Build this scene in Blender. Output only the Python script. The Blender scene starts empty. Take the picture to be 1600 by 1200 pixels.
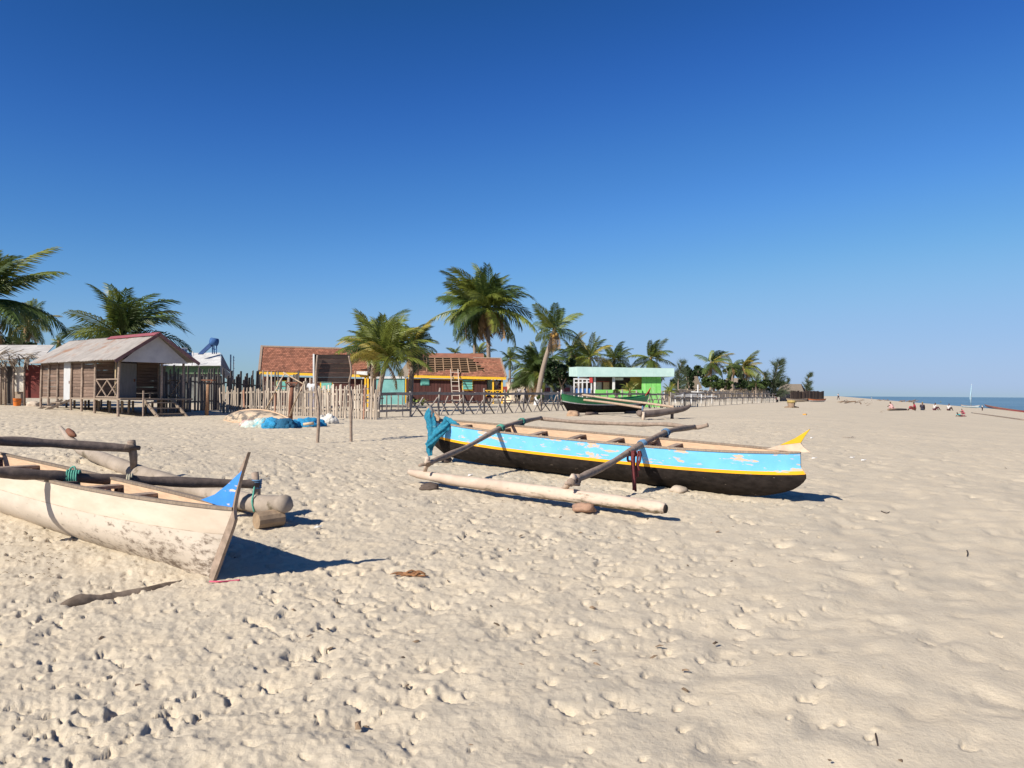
import bpy, bmesh, math, random
import numpy as np
from mathutils import Vector, Matrix, Euler, Quaternion
PI = math.pi
R = math.radians
scn = bpy.context.scene
COL = scn.collection

# ------------------------------------------------------------------ camera
CAM_Z = 1.55
FPX = 1240.0                       # focal length in pixels of a 1600 px wide frame
PITCH, ROLL = math.atan(15.5 / FPX), R(0.40)
cam_d = bpy.data.cameras.new('camera')
cam = bpy.data.objects.new('camera', cam_d)
COL.objects.link(cam)
cam_d.sensor_width = 36.0
cam_d.lens = 36.0 * FPX / 1600.0
cam_d.clip_start = 0.05
cam_d.clip_end = 60000
CAM_ROT = Matrix.Rotation(R(90) + PITCH, 4, 'X') @ Matrix.Rotation(ROLL, 4, 'Z')
cam.matrix_world = Matrix.Translation((0, 0, CAM_Z)) @ CAM_ROT
scn.camera = cam

# ------------------------------------------------------------------ sky, sun, exposure
SUN_EL = R(36)
SH = Vector((0.72, 0.69, 0)).normalized()        # the way shadows fall on the ground
world = bpy.data.worlds.new('World')
scn.world = world
world.use_nodes = True
wn = world.node_tree.nodes
wl = world.node_tree.links
sky = wn.new('ShaderNodeTexSky')
sky.sky_type = 'NISHITA'
sky.sun_disc = False
sky.sun_elevation = SUN_EL
sky.sun_rotation = math.atan2(-SH.x, -SH.y)
sky.altitude = 0
sky.air_density = 1.0
sky.dust_density = 0.3
sky.ozone_density = 1.5
bg = [n for n in wn if n.type == 'BACKGROUND'][0]
bg.inputs['Strength'].default_value = 0.10
# the camera's response to the sky: deeper blue overhead, pale and soft at the horizon
EXPOSURE = 0.62
sc0 = wn.new('ShaderNodeVectorMath'); sc0.operation = 'SCALE'; sc0.inputs['Scale'].default_value = 0.1
cv = wn.new('ShaderNodeRGBCurve')
sc1 = wn.new('ShaderNodeVectorMath'); sc1.operation = 'SCALE'; sc1.inputs['Scale'].default_value = 10.0 / 2 ** EXPOSURE
cv.mapping.extend = 'HORIZONTAL'
for ci, pts in enumerate((
        ((0, 0), (.11, .014), (.222, .070), (.309, .132), (.48, .255), (.72, .345), (1, .42)),
        ((0, 0), (.18, .080), (.351, .245), (.466, .360), (.63, .478), (.875, .535), (1, .56)),
        ((0, 0), (.30, .260), (.36, .375), (.43, .505), (.529, .635), (.63, .755), (.70, .78), (1, .86)))):
    cu = cv.mapping.curves[ci]
    cu.points[0].location = pts[0]; cu.points[1].location = pts[-1]
    for q in pts[1:-1]: cu.points.new(*q)
cv.mapping.update()
wl.new(sky.outputs[0], sc0.inputs[0]); wl.new(sc0.outputs[0], cv.inputs['Color'])
wl.new(cv.outputs[0], sc1.inputs[0]); wl.new(sc1.outputs[0], bg.inputs['Color'])
sun_d = bpy.data.lights.new('sun', 'SUN')
sun_d.energy = 4.7
sun_d.angle = R(0.53)
sun_d.color = (1.0, 0.922, 0.785)
sun = bpy.data.objects.new('sun', sun_d)
COL.objects.link(sun)
ld = Vector((SH.x * math.cos(SUN_EL), SH.y * math.cos(SUN_EL), -math.sin(SUN_EL)))
sun.rotation_euler = ld.to_track_quat('-Z', 'Y').to_euler()
scn.view_settings.view_transform = 'Standard'
scn.view_settings.look = 'None'
scn.view_settings.gamma = 1.0
scn.view_settings.exposure = EXPOSURE

# ------------------------------------------------------------------ terrain
_S = np.arange(-400, 400, 0.25)
def _smooth(xs, ys, width):
    v = np.interp(_S, xs, ys)
    k = np.exp(-0.5 * (np.arange(-40, 41) * 0.25 / width) ** 2)
    return np.convolve(np.pad(v, 40, mode='edge'), k / k.sum(), 'valid')
_RISE = _smooth([-400, 3, 10, 15, 20, 30, 40, 85, 160, 400], [0, -0.02, .18, .33, .42, .50, .53, .65, .68, .62], 1.5)
_FALL = _smooth([-400, -1, 8, 36, 50, 90, 400], [0, 0, .62, 2.0, 2.8, 5, 9], 2.0)
CT, ST = math.cos(R(22.4)), math.sin(R(22.4))     # the shore runs 22 degrees right of straight ahead

def ground(x, y):
    x = np.asarray(x, float); y = np.asarray(y, float)
    s = CT * x - ST * y
    z = np.interp(y, _S, _RISE) - np.interp(s, _S, _FALL)
    z = z + .40 * np.exp(-.5 * (((x + 6.6) / 2.6) ** 2 + ((y - 11.6) / 2.6) ** 2))
    z = z + .30 / (1 + np.exp((x + 17.5) / 1.6)) / (1 + np.exp(-(y - 30) / 3))
    z = z + .03 * np.sin(x * .55 + 1) * np.sin(y * .43) * np.clip((y - 6) / 10, 0, 1) * np.clip((60 - y) / 20, 0, 1)
    return z
def gz(x, y): return float(ground(x, y))

def ray(px, py):
    d = CAM_ROT.to_3x3() @ Vector(((px - 800) / FPX, (600 - py) / FPX, -1))
    return d
def P(px, py, Y):                 # the point seen at a pixel of the photograph, Y metres ahead
    d = ray(px, py); k = Y / d.y
    return Vector((d.x * k, Y, CAM_Z + d.z * k))
def V(px, Y):                     # ground point in that column, Y metres ahead
    d = ray(px, 617); x = d.x / d.y * Y
    return Vector((x, Y, gz(x, Y)))
def G(px, py):                    # ground point seen at that pixel
    d = ray(px, py)
    y = 2.0; prev = 2.0
    while y < 400:
        k = y / d.y
        if CAM_Z + d.z * k <= gz(d.x * k, y): break
        prev = y; y *= 1.01
    for _ in range(20):
        m = (prev + y) / 2; k = m / d.y
        if CAM_Z + d.z * k <= gz(d.x * k, m): y = m
        else: prev = m
    k = y / d.y
    return Vector((d.x * k, y, gz(d.x * k, y)))

# ------------------------------------------------------------------ materials
MATS = {}
def _nodes(name):
    m = bpy.data.materials.new(name); m.use_nodes = True
    nt = m.node_tree
    b = [n for n in nt.nodes if n.type == 'BSDF_PRINCIPLED'][0]
    return m, nt, b
def N(nt, typ, **kw):
    n = nt.nodes.new(typ)
    for k, v in kw.items():
        if k in n.inputs: n.inputs[k].default_value = v
        else: setattr(n, k, v)
    return n
def mixc(nt, fac, a, b, mode='MIX'):
    n = nt.nodes.new('ShaderNodeMix'); n.data_type = 'RGBA'; n.blend_type = mode
    for i, v in ((0, fac), (6, a), (7, b)):
        if hasattr(v, 'links'): nt.links.new(v, n.inputs[i])
        elif i == 0: n.inputs[0].default_value = v
        else: n.inputs[i].default_value = (*v[:3], 1)
    return n.outputs[2]
def ramp(nt, src, lo, hi):
    n = nt.nodes.new('ShaderNodeMapRange'); n.interpolation_type = 'SMOOTHSTEP'
    n.inputs[1].default_value = lo; n.inputs[2].default_value = hi
    nt.links.new(src, n.inputs[0]); return n.outputs[0]
def mat(name, c1, c2=None, scale=6, stretch=(1, 1, 1), rough=.8, bump=.15, spec=.25, wear=None, wear_lo=.55, wear_hi=.62,
        wear_scale=5, wear_stretch=(1, 1, 1), vary=.18, island=False, transl=0, metal=0, wear_grad=None):
    """two-tone noise colour, optional worn patches of another colour, per object (or per piece) brightness"""
    if name in MATS: return MATS[name]
    m, nt, b = _nodes(name)
    tc = N(nt, 'ShaderNodeTexCoord'); mp = N(nt, 'ShaderNodeMapping'); mp.inputs['Scale'].default_value = stretch
    oi = N(nt, 'ShaderNodeObjectInfo')
    nt.links.new(tc.outputs['Object'], mp.inputs[0])
    addv = N(nt, 'ShaderNodeVectorMath', operation='ADD')
    mulr = N(nt, 'ShaderNodeVectorMath', operation='SCALE'); mulr.inputs[0].default_value = (37, 17, 29)
    nt.links.new(oi.outputs['Random'], mulr.inputs['Scale'])
    nt.links.new(mp.outputs[0], addv.inputs[0]); nt.links.new(mulr.outputs[0], addv.inputs[1])
    no = N(nt, 'ShaderNodeTexNoise', Scale=scale, Detail=6.0, Roughness=.62)
    nt.links.new(addv.outputs[0], no.inputs['Vector'])
    if c2 is None: c2 = tuple(c * .72 for c in c1)
    col = mixc(nt, ramp(nt, no.outputs[0], .3, .7), c1, c2)
    if wear:
        mp2 = N(nt, 'ShaderNodeMapping'); mp2.inputs['Scale'].default_value = wear_stretch
        nt.links.new(tc.outputs['Object'], mp2.inputs[0])
        nw = N(nt, 'ShaderNodeTexNoise', Scale=wear_scale, Detail=8.0, Roughness=.68)
        nt.links.new(mp2.outputs[0], nw.inputs['Vector'])
        ws = nw.outputs[0]
        if wear_grad:                      # (axis, from, to, weight): more of it towards one end or the underside
            sx = N(nt, 'ShaderNodeSeparateXYZ'); nt.links.new(tc.outputs['Object'], sx.inputs[0])
            for ax, a0, a1, wt in wear_grad:
                gr = N(nt, 'ShaderNodeMapRange'); gr.inputs[1].default_value = a0; gr.inputs[2].default_value = a1
                gr.inputs[3].default_value = -wt; gr.inputs[4].default_value = wt
                nt.links.new(sx.outputs[ax], gr.inputs[0])
                ad = N(nt, 'ShaderNodeMath', operation='ADD'); nt.links.new(ws, ad.inputs[0]); nt.links.new(gr.outputs[0], ad.inputs[1]); ws = ad.outputs[0]
        col = mixc(nt, ramp(nt, ws, wear_lo, wear_hi), col, wear)
    if vary:
        if island:
            ge = N(nt, 'ShaderNodeNewGeometry'); src = ge.outputs['Random Per Island']
        else: src = oi.outputs['Random']
        mr = N(nt, 'ShaderNodeMapRange'); mr.inputs[3].default_value = 1 - vary; mr.inputs[4].default_value = 1 + vary
        nt.links.new(src, mr.inputs[0])
        sc = N(nt, 'ShaderNodeVectorMath', operation='SCALE')
        nt.links.new(col, sc.inputs[0]); nt.links.new(mr.outputs[0], sc.inputs['Scale']); col = sc.outputs[0]
    nt.links.new(col, b.inputs['Base Color'])
    b.inputs['Roughness'].default_value = rough
    b.inputs['Specular IOR Level'].default_value = spec
    b.inputs['Metallic'].default_value = metal
    if bump:
        bp = N(nt, 'ShaderNodeBump', Strength=bump, Distance=.02)
        nt.links.new(no.outputs[0], bp.inputs['Height']); nt.links.new(bp.outputs[0], b.inputs['Normal'])
    if transl:
        out = [n for n in nt.nodes if n.type == 'OUTPUT_MATERIAL'][0]
        tr = N(nt, 'ShaderNodeBsdfTranslucent'); nt.links.new(col, tr.inputs[0])
        ms = N(nt, 'ShaderNodeMixShader'); ms.inputs[0].default_value = transl
        nt.links.new(b.outputs[0], ms.inputs[1]); nt.links.new(tr.outputs[0], ms.inputs[2])
        nt.links.new(ms.outputs[0], out.inputs[0])
    MATS[name] = m
    return m

def sand_material():
    m, nt, b = _nodes('sand')
    ge = N(nt, 'ShaderNodeNewGeometry')
    def noise(s, d=5.0, r=.6):
        n = N(nt, 'ShaderNodeTexNoise', Scale=s, Detail=d, Roughness=r)
        nt.links.new(ge.outputs['Position'], n.inputs['Vector']); return n.outputs[0]
    big, mid, fine, grain = noise(.35), noise(3.0), noise(26, 6, .65), noise(190, 3, .7)
    col = mixc(nt, ramp(nt, big, .3, .7), (.520, .450, .352), (.446, .392, .314))
    col = mixc(nt, ramp(nt, mid, .35, .75), col, (.538, .458, .347))
    spk = ramp(nt, grain, .66, .80)
    col = mixc(nt, spk, col, (.36, .29, .22))
    col = mixc(nt, ramp(nt, fine, .52, .78), col, (.44, .372, .280))
    nt.links.new(col, b.inputs['Base Color'])
    b.inputs['Roughness'].default_value = .95
    b.inputs['Specular IOR Level'].default_value = .08
    b1 = N(nt, 'ShaderNodeBump', Strength=.36, Distance=.035)
    nt.links.new(fine, b1.inputs['Height'])
    b2 = N(nt, 'ShaderNodeBump', Strength=.35, Distance=.006)
    nt.links.new(grain, b2.inputs['Height']); nt.links.new(b1.outputs[0], b2.inputs['Normal'])
    nt.links.new(b2.outputs[0], b.inputs['Normal'])
    return m
def water_material():
    m, nt, b = _nodes('sea_water')
    ge = N(nt, 'ShaderNodeNewGeometry')
    mp = N(nt, 'ShaderNodeMapping'); mp.inputs['Scale'].default_value = (.5, .16, 1); mp.inputs['Rotation'].default_value = (0, 0, R(22))
    nt.links.new(ge.outputs['Position'], mp.inputs[0])
    n = N(nt, 'ShaderNodeTexNoise', Scale=1.0, Detail=6.0, Roughness=.65); nt.links.new(mp.outputs[0], n.inputs['Vector'])
    mp2 = N(nt, 'ShaderNodeMapping'); mp2.inputs['Scale'].default_value = (.02, .006, 1)
    nt.links.new(ge.outputs['Position'], mp2.inputs[0])
    n2 = N(nt, 'ShaderNodeTexNoise', Scale=1.0, Detail=4.0); nt.links.new(mp2.outputs[0], n2.inputs['Vector'])
    col = mixc(nt, ramp(nt, n2.outputs[0], .35, .65), (.10, .19, .27), (.13, .225, .305))
    col = mixc(nt, ramp(nt, n.outputs[0], .70, .76), col, (.6, .68, .72))
    nt.links.new(col, b.inputs['Base Color'])
    b.inputs['Roughness'].default_value = .45
    b.inputs['Specular IOR Level'].default_value = .3
    bp = N(nt, 'ShaderNodeBump', Strength=1.0, Distance=.5)
    nt.links.new(n.outputs[0], bp.inputs['Height']); nt.links.new(bp.outputs[0], b.inputs['Normal'])
    return m

# ------------------------------------------------------------------ mesh helpers
MW = {}
def spline(pts, n=6):
    pts = [Vector(p) for p in pts]; out = []
    for i in range(len(pts) - 1):
        p0 = pts[max(i - 1, 0)]; p1 = pts[i]; p2 = pts[i + 1]; p3 = pts[min(i + 2, len(pts) - 1)]
        for k in range(n):
            t = k / n
            out.append(.5 * ((2 * p1) + (p2 - p0) * t + (2 * p0 - 5 * p1 + 4 * p2 - p3) * t * t + (3 * p1 - p0 - 3 * p2 + p3) * t ** 3))
    out.append(pts[-1]); return out
class MB:
    def __init__(self): self.v = []; self.f = []
    def add(self, vs, fs):
        o = len(self.v); self.v += [Vector(v) for v in vs]; self.f += [tuple(i + o for i in f) for f in fs]; return self
    def hexa(self, c8):
        return self.add(c8, [(0, 3, 2, 1), (4, 5, 6, 7), (0, 1, 5, 4), (1, 2, 6, 5), (2, 3, 7, 6), (3, 0, 4, 7)])
    def box(self, c, s, rz=0):
        c = Vector(c); ca, sa = math.cos(rz), math.sin(rz); o = []
        for z in (-.5, .5):
            for x, y in ((-.5, -.5), (.5, -.5), (.5, .5), (-.5, .5)):
                X, Y = x * s[0], y * s[1]; o.append(c + Vector((X * ca - Y * sa, X * sa + Y * ca, z * s[2])))
        return self.hexa(o)
    def beam(self, p, q, w, h, up=(0, 0, 1)):
        p, q = Vector(p), Vector(q); d = (q - p).normalized(); up = Vector(up)
        if abs(d.dot(up)) > .98: up = Vector((1, 0, 0)) if abs(d.x) < .9 else Vector((0, 1, 0))
        s = d.cross(up).normalized() * w / 2; u = s.cross(d).normalized() * h / 2
        return self.hexa([p - s - u, p + s - u, q + s - u, q - s - u, p - s + u, p + s + u, q + s + u, q - s + u])
    def slab(self, quad, th):
        a, b, c, d = [Vector(p) for p in quad]; n = (b - a).cross(d - a).normalized() * th
        return self.hexa([a - n, b - n, c - n, d - n, a, b, c, d])
    def prism(self, pts, ext):
        pts = [Vector(p) for p in pts]; ext = Vector(ext); n = len(pts)
        vs = [p - ext / 2 for p in pts] + [p + ext / 2 for p in pts]
        fs = [tuple(range(n - 1, -1, -1)), tuple(range(n, 2 * n))] + [(i, (i + 1) % n, n + (i + 1) % n, n + i) for i in range(n)]
        return self.add(vs, fs)
    def tube(self, pts, r, n=8, rough=0, rng=None):
        pts = [Vector(p) for p in pts]; m = len(pts)
        rs = r if isinstance(r, (list, tuple)) else [r] * m
        vs = []; ref = Vector((.13, .31, .94))
        for i, p in enumerate(pts):
            t = (pts[min(i + 1, m - 1)] - pts[max(i - 1, 0)]).normalized()
            if abs(t.dot(ref)) > .95: ref = Vector((.9, .2, .1))
            a = t.cross(ref).normalized(); b = t.cross(a)
            for k in range(n):
                w = 2 * PI * k / n; q = rs[i] * (1 + (rng.uniform(-rough, rough) if rng else 0))
                vs.append(p + (a * math.cos(w) + b * math.sin(w)) * q)
        fs = []
        for i in range(m - 1):
            for k in range(n):
                fs.append((i * n + k, i * n + (k + 1) % n, (i + 1) * n + (k + 1) % n, (i + 1) * n + k))
        fs += [tuple(range(n - 1, -1, -1)), tuple(range((m - 1) * n, m * n))]
        return self.add(vs, fs)
    def grid(self, rows):              # rows of equal length
        nr, nc = len(rows), len(rows[0]); vs = [p for r in rows for p in r]
        return self.add(vs, [(i * nc + j, i * nc + j + 1, (i + 1) * nc + j + 1, (i + 1) * nc + j) for i in range(nr - 1) for j in range(nc - 1)])
    def build(self, name, m, parent=None, smooth=False, local=False, kind=None):
        me = bpy.data.meshes.new(name); vs = self.v
        if parent is not None and not local:
            inv = MW[parent.name].inverted(); vs = [inv @ v for v in vs]
        me.from_pydata([tuple(v) for v in vs], [], self.f); me.materials.append(m)
        bm = bmesh.new(); bm.from_mesh(me); bmesh.ops.recalc_face_normals(bm, faces=bm.faces); bm.to_mesh(me); bm.free()
        if smooth: me.polygons.foreach_set('use_smooth', [True] * len(me.polygons))
        o = bpy.data.objects.new(name, me); COL.objects.link(o)
        if parent is not None:
            o.parent = parent; MW[o.name] = MW[parent.name]
        else: MW[o.name] = Matrix.Identity(4)
        if kind: o['kind'] = kind
        return o
def tag(o, label, cat, group=None, kind=None):
    if label: o['label'] = label
    if cat: o['category'] = cat
    if group: o['group'] = group
    if kind: o['kind'] = kind
    return o
def thing(name, label, cat, loc=(0, 0, 0), rot=(0, 0, 0), group=None):
    o = bpy.data.objects.new(name, None); COL.objects.link(o)
    o.empty_display_size = .2
    o.location = loc; o.rotation_euler = rot
    MW[o.name] = Matrix.Translation(loc) @ Euler(rot).to_matrix().to_4x4()
    return tag(o, label, cat, group)
def solo(mb, name, m, label, cat, loc, group=None, smooth=False):   # a thing that is one mesh, its origin at its base
    loc = Vector(loc); mb.v = [v - loc for v in mb.v]
    o = mb.build(name, m, None, smooth); o.location = loc
    return tag(o, label, cat, group)

# ------------------------------------------------------------------ numpy noise for the sand
def vnoise(x, y, seed):
    xi = np.floor(x).astype(np.int64); yi = np.floor(y).astype(np.int64); fx = x - xi; fy = y - yi
    def h(a, b):
        n = (a * 374761393 + b * 668265263 + seed * 974634777) & 0xffffffff
        n = ((n ^ (n >> 13)) * 1274126177) & 0xffffffff
        return ((n ^ (n >> 16)) & 0xffff) / 65535.0
    u = fx * fx * (3 - 2 * fx); v = fy * fy * (3 - 2 * fy)
    return (h(xi, yi) * (1 - u) + h(xi + 1, yi) * u) * (1 - v) + (h(xi, yi + 1) * (1 - u) + h(xi + 1, yi + 1) * u) * v - .5
def sstep(a, b, x):
    t = np.clip((x - a) / (b - a), 0, 1); return t * t * (3 - 2 * t)

def build_sand():
    ud = np.arange(-.80, .8001, .0021)
    uo = np.geomspace(.81, 6, 34)
    U = np.concatenate([-uo[::-1], ud, uo])
    yn = np.concatenate([-np.geomspace(60, 1.0, 14), [0, .8, 1.4]])
    yd = [1.8]
    while yd[-1] < 46: yd.append(yd[-1] * 1.0046)
    yf = np.geomspace(yd[-1] * 1.03, 9000, 110)
    Y = np.concatenate([yn, yd, yf])
    W = np.where(Y > 1.8, Y, 1.8 + (1.8 - Y))
    XX = U[None, :] * W[:, None]; YY = np.repeat(Y[:, None], len(U), 1)
    Z = ground(XX, YY)
    s = CT * XX - ST * YY
    # how trampled: strong on the land side, smooth and wind-rounded to the sea side
    T = 1 - .93 * sstep(-2.8, .5, s + .9 * vnoise(XX * .6, YY * .6, 3) + .9 * vnoise(XX * .25, YY * .25, 4))
    fade = 1 - .6 * sstep(25, 45, YY)
    D = np.zeros_like(Z)
    xs = XX * .87 + YY * .5; ys = -XX * .5 + YY * .87
    def rid(f, k, sx=1.0): return .22 - np.abs(vnoise(xs * f * sx, ys * f, k))
    D += T * (.032 * vnoise(XX * 1.7, YY * 1.7, 11) + .034 * rid(4.3, 12, .5) + .034 * rid(8.7, 13, .5) + .024 * rid(17, 14, .6) + .013 * rid(33, 16, .7) + .008 * vnoise(XX * 40, YY * 40, 15))
    # wind-rounded undulation, drawn out along the wind
    xr = XX * .78 + YY * .62; yr = -XX * .62 + YY * .78
    D += (1 - T) * (.075 * vnoise(xr * .7, yr * 1.6, 21) + .045 * vnoise(xr * 1.6, yr * 3.6, 22) + .030 * vnoise(xr * 4.0, yr * 8, 23) + .005 * vnoise(xr * 12, yr * 20, 24)) * np.clip(1 - YY / 60, .25, 1)
    rng = np.random.default_rng(7)
    iy0 = len(yn); iy1 = iy0 + len(yd); Yd = Y
    def stamp(x0, y0, ang, la, lb, dep, edge, rim, tilt, sunward=False):
        R_ = max(la, lb) * (2.2 if sunward else 1.6)
        a = np.searchsorted(Yd, y0 - R_); b = np.searchsorted(Yd, y0 + R_)
        if b - a < 2: return
        w0 = max(y0 - R_, 1.8); w1 = max(y0 + R_, 1.8)
        c = np.searchsorted(U, min((x0 - R_) / w0, (x0 - R_) / w1))
        d = np.searchsorted(U, max((x0 + R_) / w0, (x0 + R_) / w1))
        if d - c < 2: return
        X = XX[a:b, c:d] - x0; Q = YY[a:b, c:d] - y0
        ca, sa = math.cos(ang), math.sin(ang)
        if sunward:                       # pit shaped to hold shade: steep wall on the sun's side, gentle way out
            t_ = X * SH.x + Q * SH.y; n_ = -X * SH.y + Q * SH.x
            t_ = np.where(t_ > 0, t_ * .5, t_ * 1.15); X = t_ * SH.x - n_ * SH.y; Q = t_ * SH.y + n_ * SH.x
        A = (X * ca + Q * sa) / la; B = (-X * sa + Q * ca) / (lb * (1 + .18 * np.sign(X * ca + Q * sa)))
        r = np.sqrt(A * A + B * B)
        k = 1 - sstep(np.where(t_ > 0, .05, edge) if sunward else edge, 1.0, r)
        if sunward:
            k = k * (.25 + .75 * sstep(-.9, .5, -t_ / max(lb, .5 * la)))
        dep = dep * 1.3 * min(1 + y0 / 18, 1.9)
        D[a:b, c:d] += -dep * k * (1 + tilt * A) + rim * dep * np.exp(-((r - 1.16) / .17) ** 2)
    def scatter(n, ylo, yhi, power):
        y = (ylo ** power + rng.random(n) * (yhi ** power - ylo ** power)) ** (1 / power)
        x = (rng.random(n) * 1.7 - .85) * y
        return x, y
    n = 42000
    x, y = scatter(n, 1.9, 44, 1.6)
    ss = CT * x - ST * y + rng.normal(0, .8, n)
    clump = .25 + 1.5 * sstep(-.12, .22, vnoise(x * .9, y * .55, 61) * .7 + vnoise(x * 2.3, y * 1.4, 62) * .5)
    keep = rng.random(n) < (1 - .996 * sstep(-3.0, .5, ss)) * clump
    for X0, Y0 in zip(x[keep], y[keep]):
        ang = rng.choice([1.15, 1.15, 2.6, -.4, .2]) + rng.normal(0, .5)
        la = .028 + .078 * rng.random() ** 1.6; lb = la * rng.uniform(.38, .75)
        stamp(X0, Y0, ang, la, lb, min(rng.uniform(.004, .040) * rng.uniform(.3, 1), la * .5), rng.uniform(.45, .85), rng.uniform(.0, .07), rng.uniform(-.4, .4), True)
    # heel pits and clods
    x, y = scatter(20000, 1.9, 34, 1.55)
    ss = CT * x - ST * y + rng.normal(0, .6, len(x))
    clump = .2 + 1.6 * sstep(-.12, .22, vnoise(x * .9, y * .55, 61) * .7 + vnoise(x * 2.3, y * 1.4, 62) * .5)
    keep = rng.random(len(x)) < (1 - .998 * sstep(-3.0, .4, ss)) * clump
    for X0, Y0 in zip(x[keep], y[keep]):
        r0 = rng.uniform(.014, .042)
        stamp(X0, Y0, rng.uniform(0, 6.3), r0, r0 * rng.uniform(.5, 1), rng.choice([1, 1, 1, 1, -.4]) * rng.uniform(.006, .030), .55, .03, 0, True)
    # old rounded dimples on the smooth side
    x, y = scatter(2600, 1.9, 30, 1.3)
    for X0, Y0 in zip(x, y):
        if CT * X0 - ST * Y0 < -3: continue
        la = rng.uniform(.12, .32)
        stamp(X0, Y0, rng.normal(.65, .4), la, la * rng.uniform(.4, .8), rng.uniform(.003, .014), .0, .12, rng.uniform(-.3, .3))
    lim = (YY > 1.2) & (YY < 60)
    Z = Z + np.where(lim, D * fade, 0)
    nr, nc = Z.shape
    co = np.stack([XX, YY, Z], -1).reshape(-1, 3).astype(np.float32)
    i = np.arange(nr - 1)[:, None] * nc + np.arange(nc - 1)[None, :]
    quads = np.stack([i, i + 1, i + nc + 1, i + nc], -1).reshape(-1, 4).astype(np.int32)
    me = bpy.data.meshes.new('sand_beach')
    me.vertices.add(len(co)); me.vertices.foreach_set('co', co.ravel())
    me.loops.add(quads.size); me.loops.foreach_set('vertex_index', quads.ravel())
    me.polygons.add(len(quads)); me.polygons.foreach_set('loop_start', np.arange(len(quads), dtype=np.int32) * 4)
    me.polygons.foreach_set('use_smooth', np.ones(len(quads), bool))
    me.update(calc_edges=True)
    me.materials.append(sand_material())
    o = bpy.data.objects.new('sand_beach', me); COL.objects.link(o); o['kind'] = 'structure'
    # sea
    w = MB(); c = 40000
    A = Vector((ST * -2000 + CT * 30, CT * -2000 - ST * 30, 0)); dirt = Vector((ST, CT, 0)); dirs = Vector((CT, -ST, 0))
    z = Vector((0, 0, -1.3))
    w.add([A + z, A + dirs * c + z, A + dirs * c + dirt * c + z, A + dirt * c + z], [(0, 1, 2, 3)])
    so = w.build('sea', water_material()); so['kind'] = 'structure'
build_sand()

# ------------------------------------------------------------------ palette
WOOD = mat('weathered_wood', (.30, .235, .18), (.20, .155, .12), 5, (9, 9, 1), bump=.3)
POLE = mat('pole_wood', (.33, .25, .20), (.21, .16, .125), 14, (1, 1, 1), bump=.35)
DARKPOLE = mat('dark_pole_wood', (.15, .115, .10), (.09, .07, .062), 14, bump=.35)
TAN = mat('raw_plank_wood', (.52, .37, .25), (.42, .29, .195), 6, (1, 7, 7), bump=.2)
GREYPICKET = mat('grey_picket_wood', (.40, .335, .275), (.27, .225, .185), 7, (1, 1, .3), bump=.3, vary=.30)
DARKBOARD = mat('dark_old_board', (.125, .105, .095), (.075, .064, .06), 6, (1, 1, .3), bump=.3, vary=.45)  # weathered grey, darkened further to carry the shade on the board fences
BROWNWALL = mat('brown_plank', (.19, .130, .102), (.13, .090, .070), 5, (.4, .4, 4), bump=.3, vary=.22, wear=(.36, .27, .21), wear_lo=.60, wear_hi=.74)
TIN = mat('corrugated_tin', (.37, .34, .315), (.28, .255, .24), 2.5, rough=.55, spec=.4, bump=.05, wear=(.30, .17, .11), wear_lo=.52, wear_hi=.68, wear_scale=.8, vary=.10)
TINPINK = mat('pink_ridge_tin', (.27, .075, .095), (.21, .07, .085), 4)
WHITESHEET = mat('white_sheet', (.60, .60, .60), (.44, .44, .45), 3, bump=.1, vary=.08)
TILE = mat('clay_tile', (.30, .128, .082), (.205, .090, .060), 1.5, bump=.1, vary=.30, island=True)
TILEEDGE = mat('mortar_edge', (.36, .27, .21), (.28, .21, .165), 8)
YELLOW = mat('yellow_paint', (.75, .44, .035), (.62, .36, .03), 6, bump=.05, vary=.05)
MAROON = mat('maroon_board', (.080, .030, .026), (.052, .020, .018), 5, (3, 3, .4), bump=.1, vary=.18)
TEAL = mat('teal_shutter', (.16, .46, .41), (.12, .36, .33), 6, vary=.1)
TEALWALL = mat('teal_wall', (.20, .44, .43), (.15, .35, .345), 2)  # tone lowered to carry the palms' shade on the garden wall
CREAM = mat('cream_plaster', (.78, .62, .45), (.66, .52, .38), 3, bump=.05)
REDPANEL = mat('dark_red_panel', (.30, .055, .05), (.20, .045, .04), 6, vary=.2)
GREEN = mat('bright_green_paint', (.19, .55, .13), (.15, .43, .11), 2, bump=.05, vary=.10, wear=(.30, .50, .24), wear_scale=1.1, wear_stretch=(3, 3, .5), wear_lo=.5, wear_hi=.75)
MINT = mat('mint_roof', (.52, .70, .67), (.43, .61, .59), 1.5, bump=.05, wear=(.33, .40, .37), wear_scale=1.0, wear_stretch=(2.5, 2.5, .4), wear_lo=.56, wear_hi=.8)
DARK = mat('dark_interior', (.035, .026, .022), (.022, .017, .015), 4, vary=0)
BLUE = mat('blue_paint', (.05, .14, .36), (.04, .11, .28), 5)
BLUENET = mat('blue_net', (.030, .27, .50), (.020, .15, .30), 26, bump=.9, rough=.9, wear=(.20, .42, .50), wear_lo=.58, wear_hi=.72, wear_scale=11)
PALENET = mat('pale_net', (.60, .63, .58), (.36, .42, .40), 24, bump=.9, rough=.95, wear=(.09, .42, .52), wear_lo=.52, wear_hi=.64, wear_scale=3)
THATCH = mat('dry_thatch', (.26, .215, .17), (.17, .14, .11), 16, (3, 3, .5), bump=.6, vary=.18)
REED = mat('reed', (.52, .43, .32), (.38, .31, .23), 9, (3, 3, .3), bump=.4, vary=.22)
DARKREED = mat('dark_reed', (.085, .060, .048), (.05, .036, .03), 9, (3, 3, .3), bump=.4, vary=.3)
RUST = mat('rusty_steel', (.20, .085, .05), (.13, .06, .04), 12, rough=.7)
BARK = mat('palm_bark', (.30, .235, .19), (.19, .15, .12), 9, (1, 1, 5), bump=.5)
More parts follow.
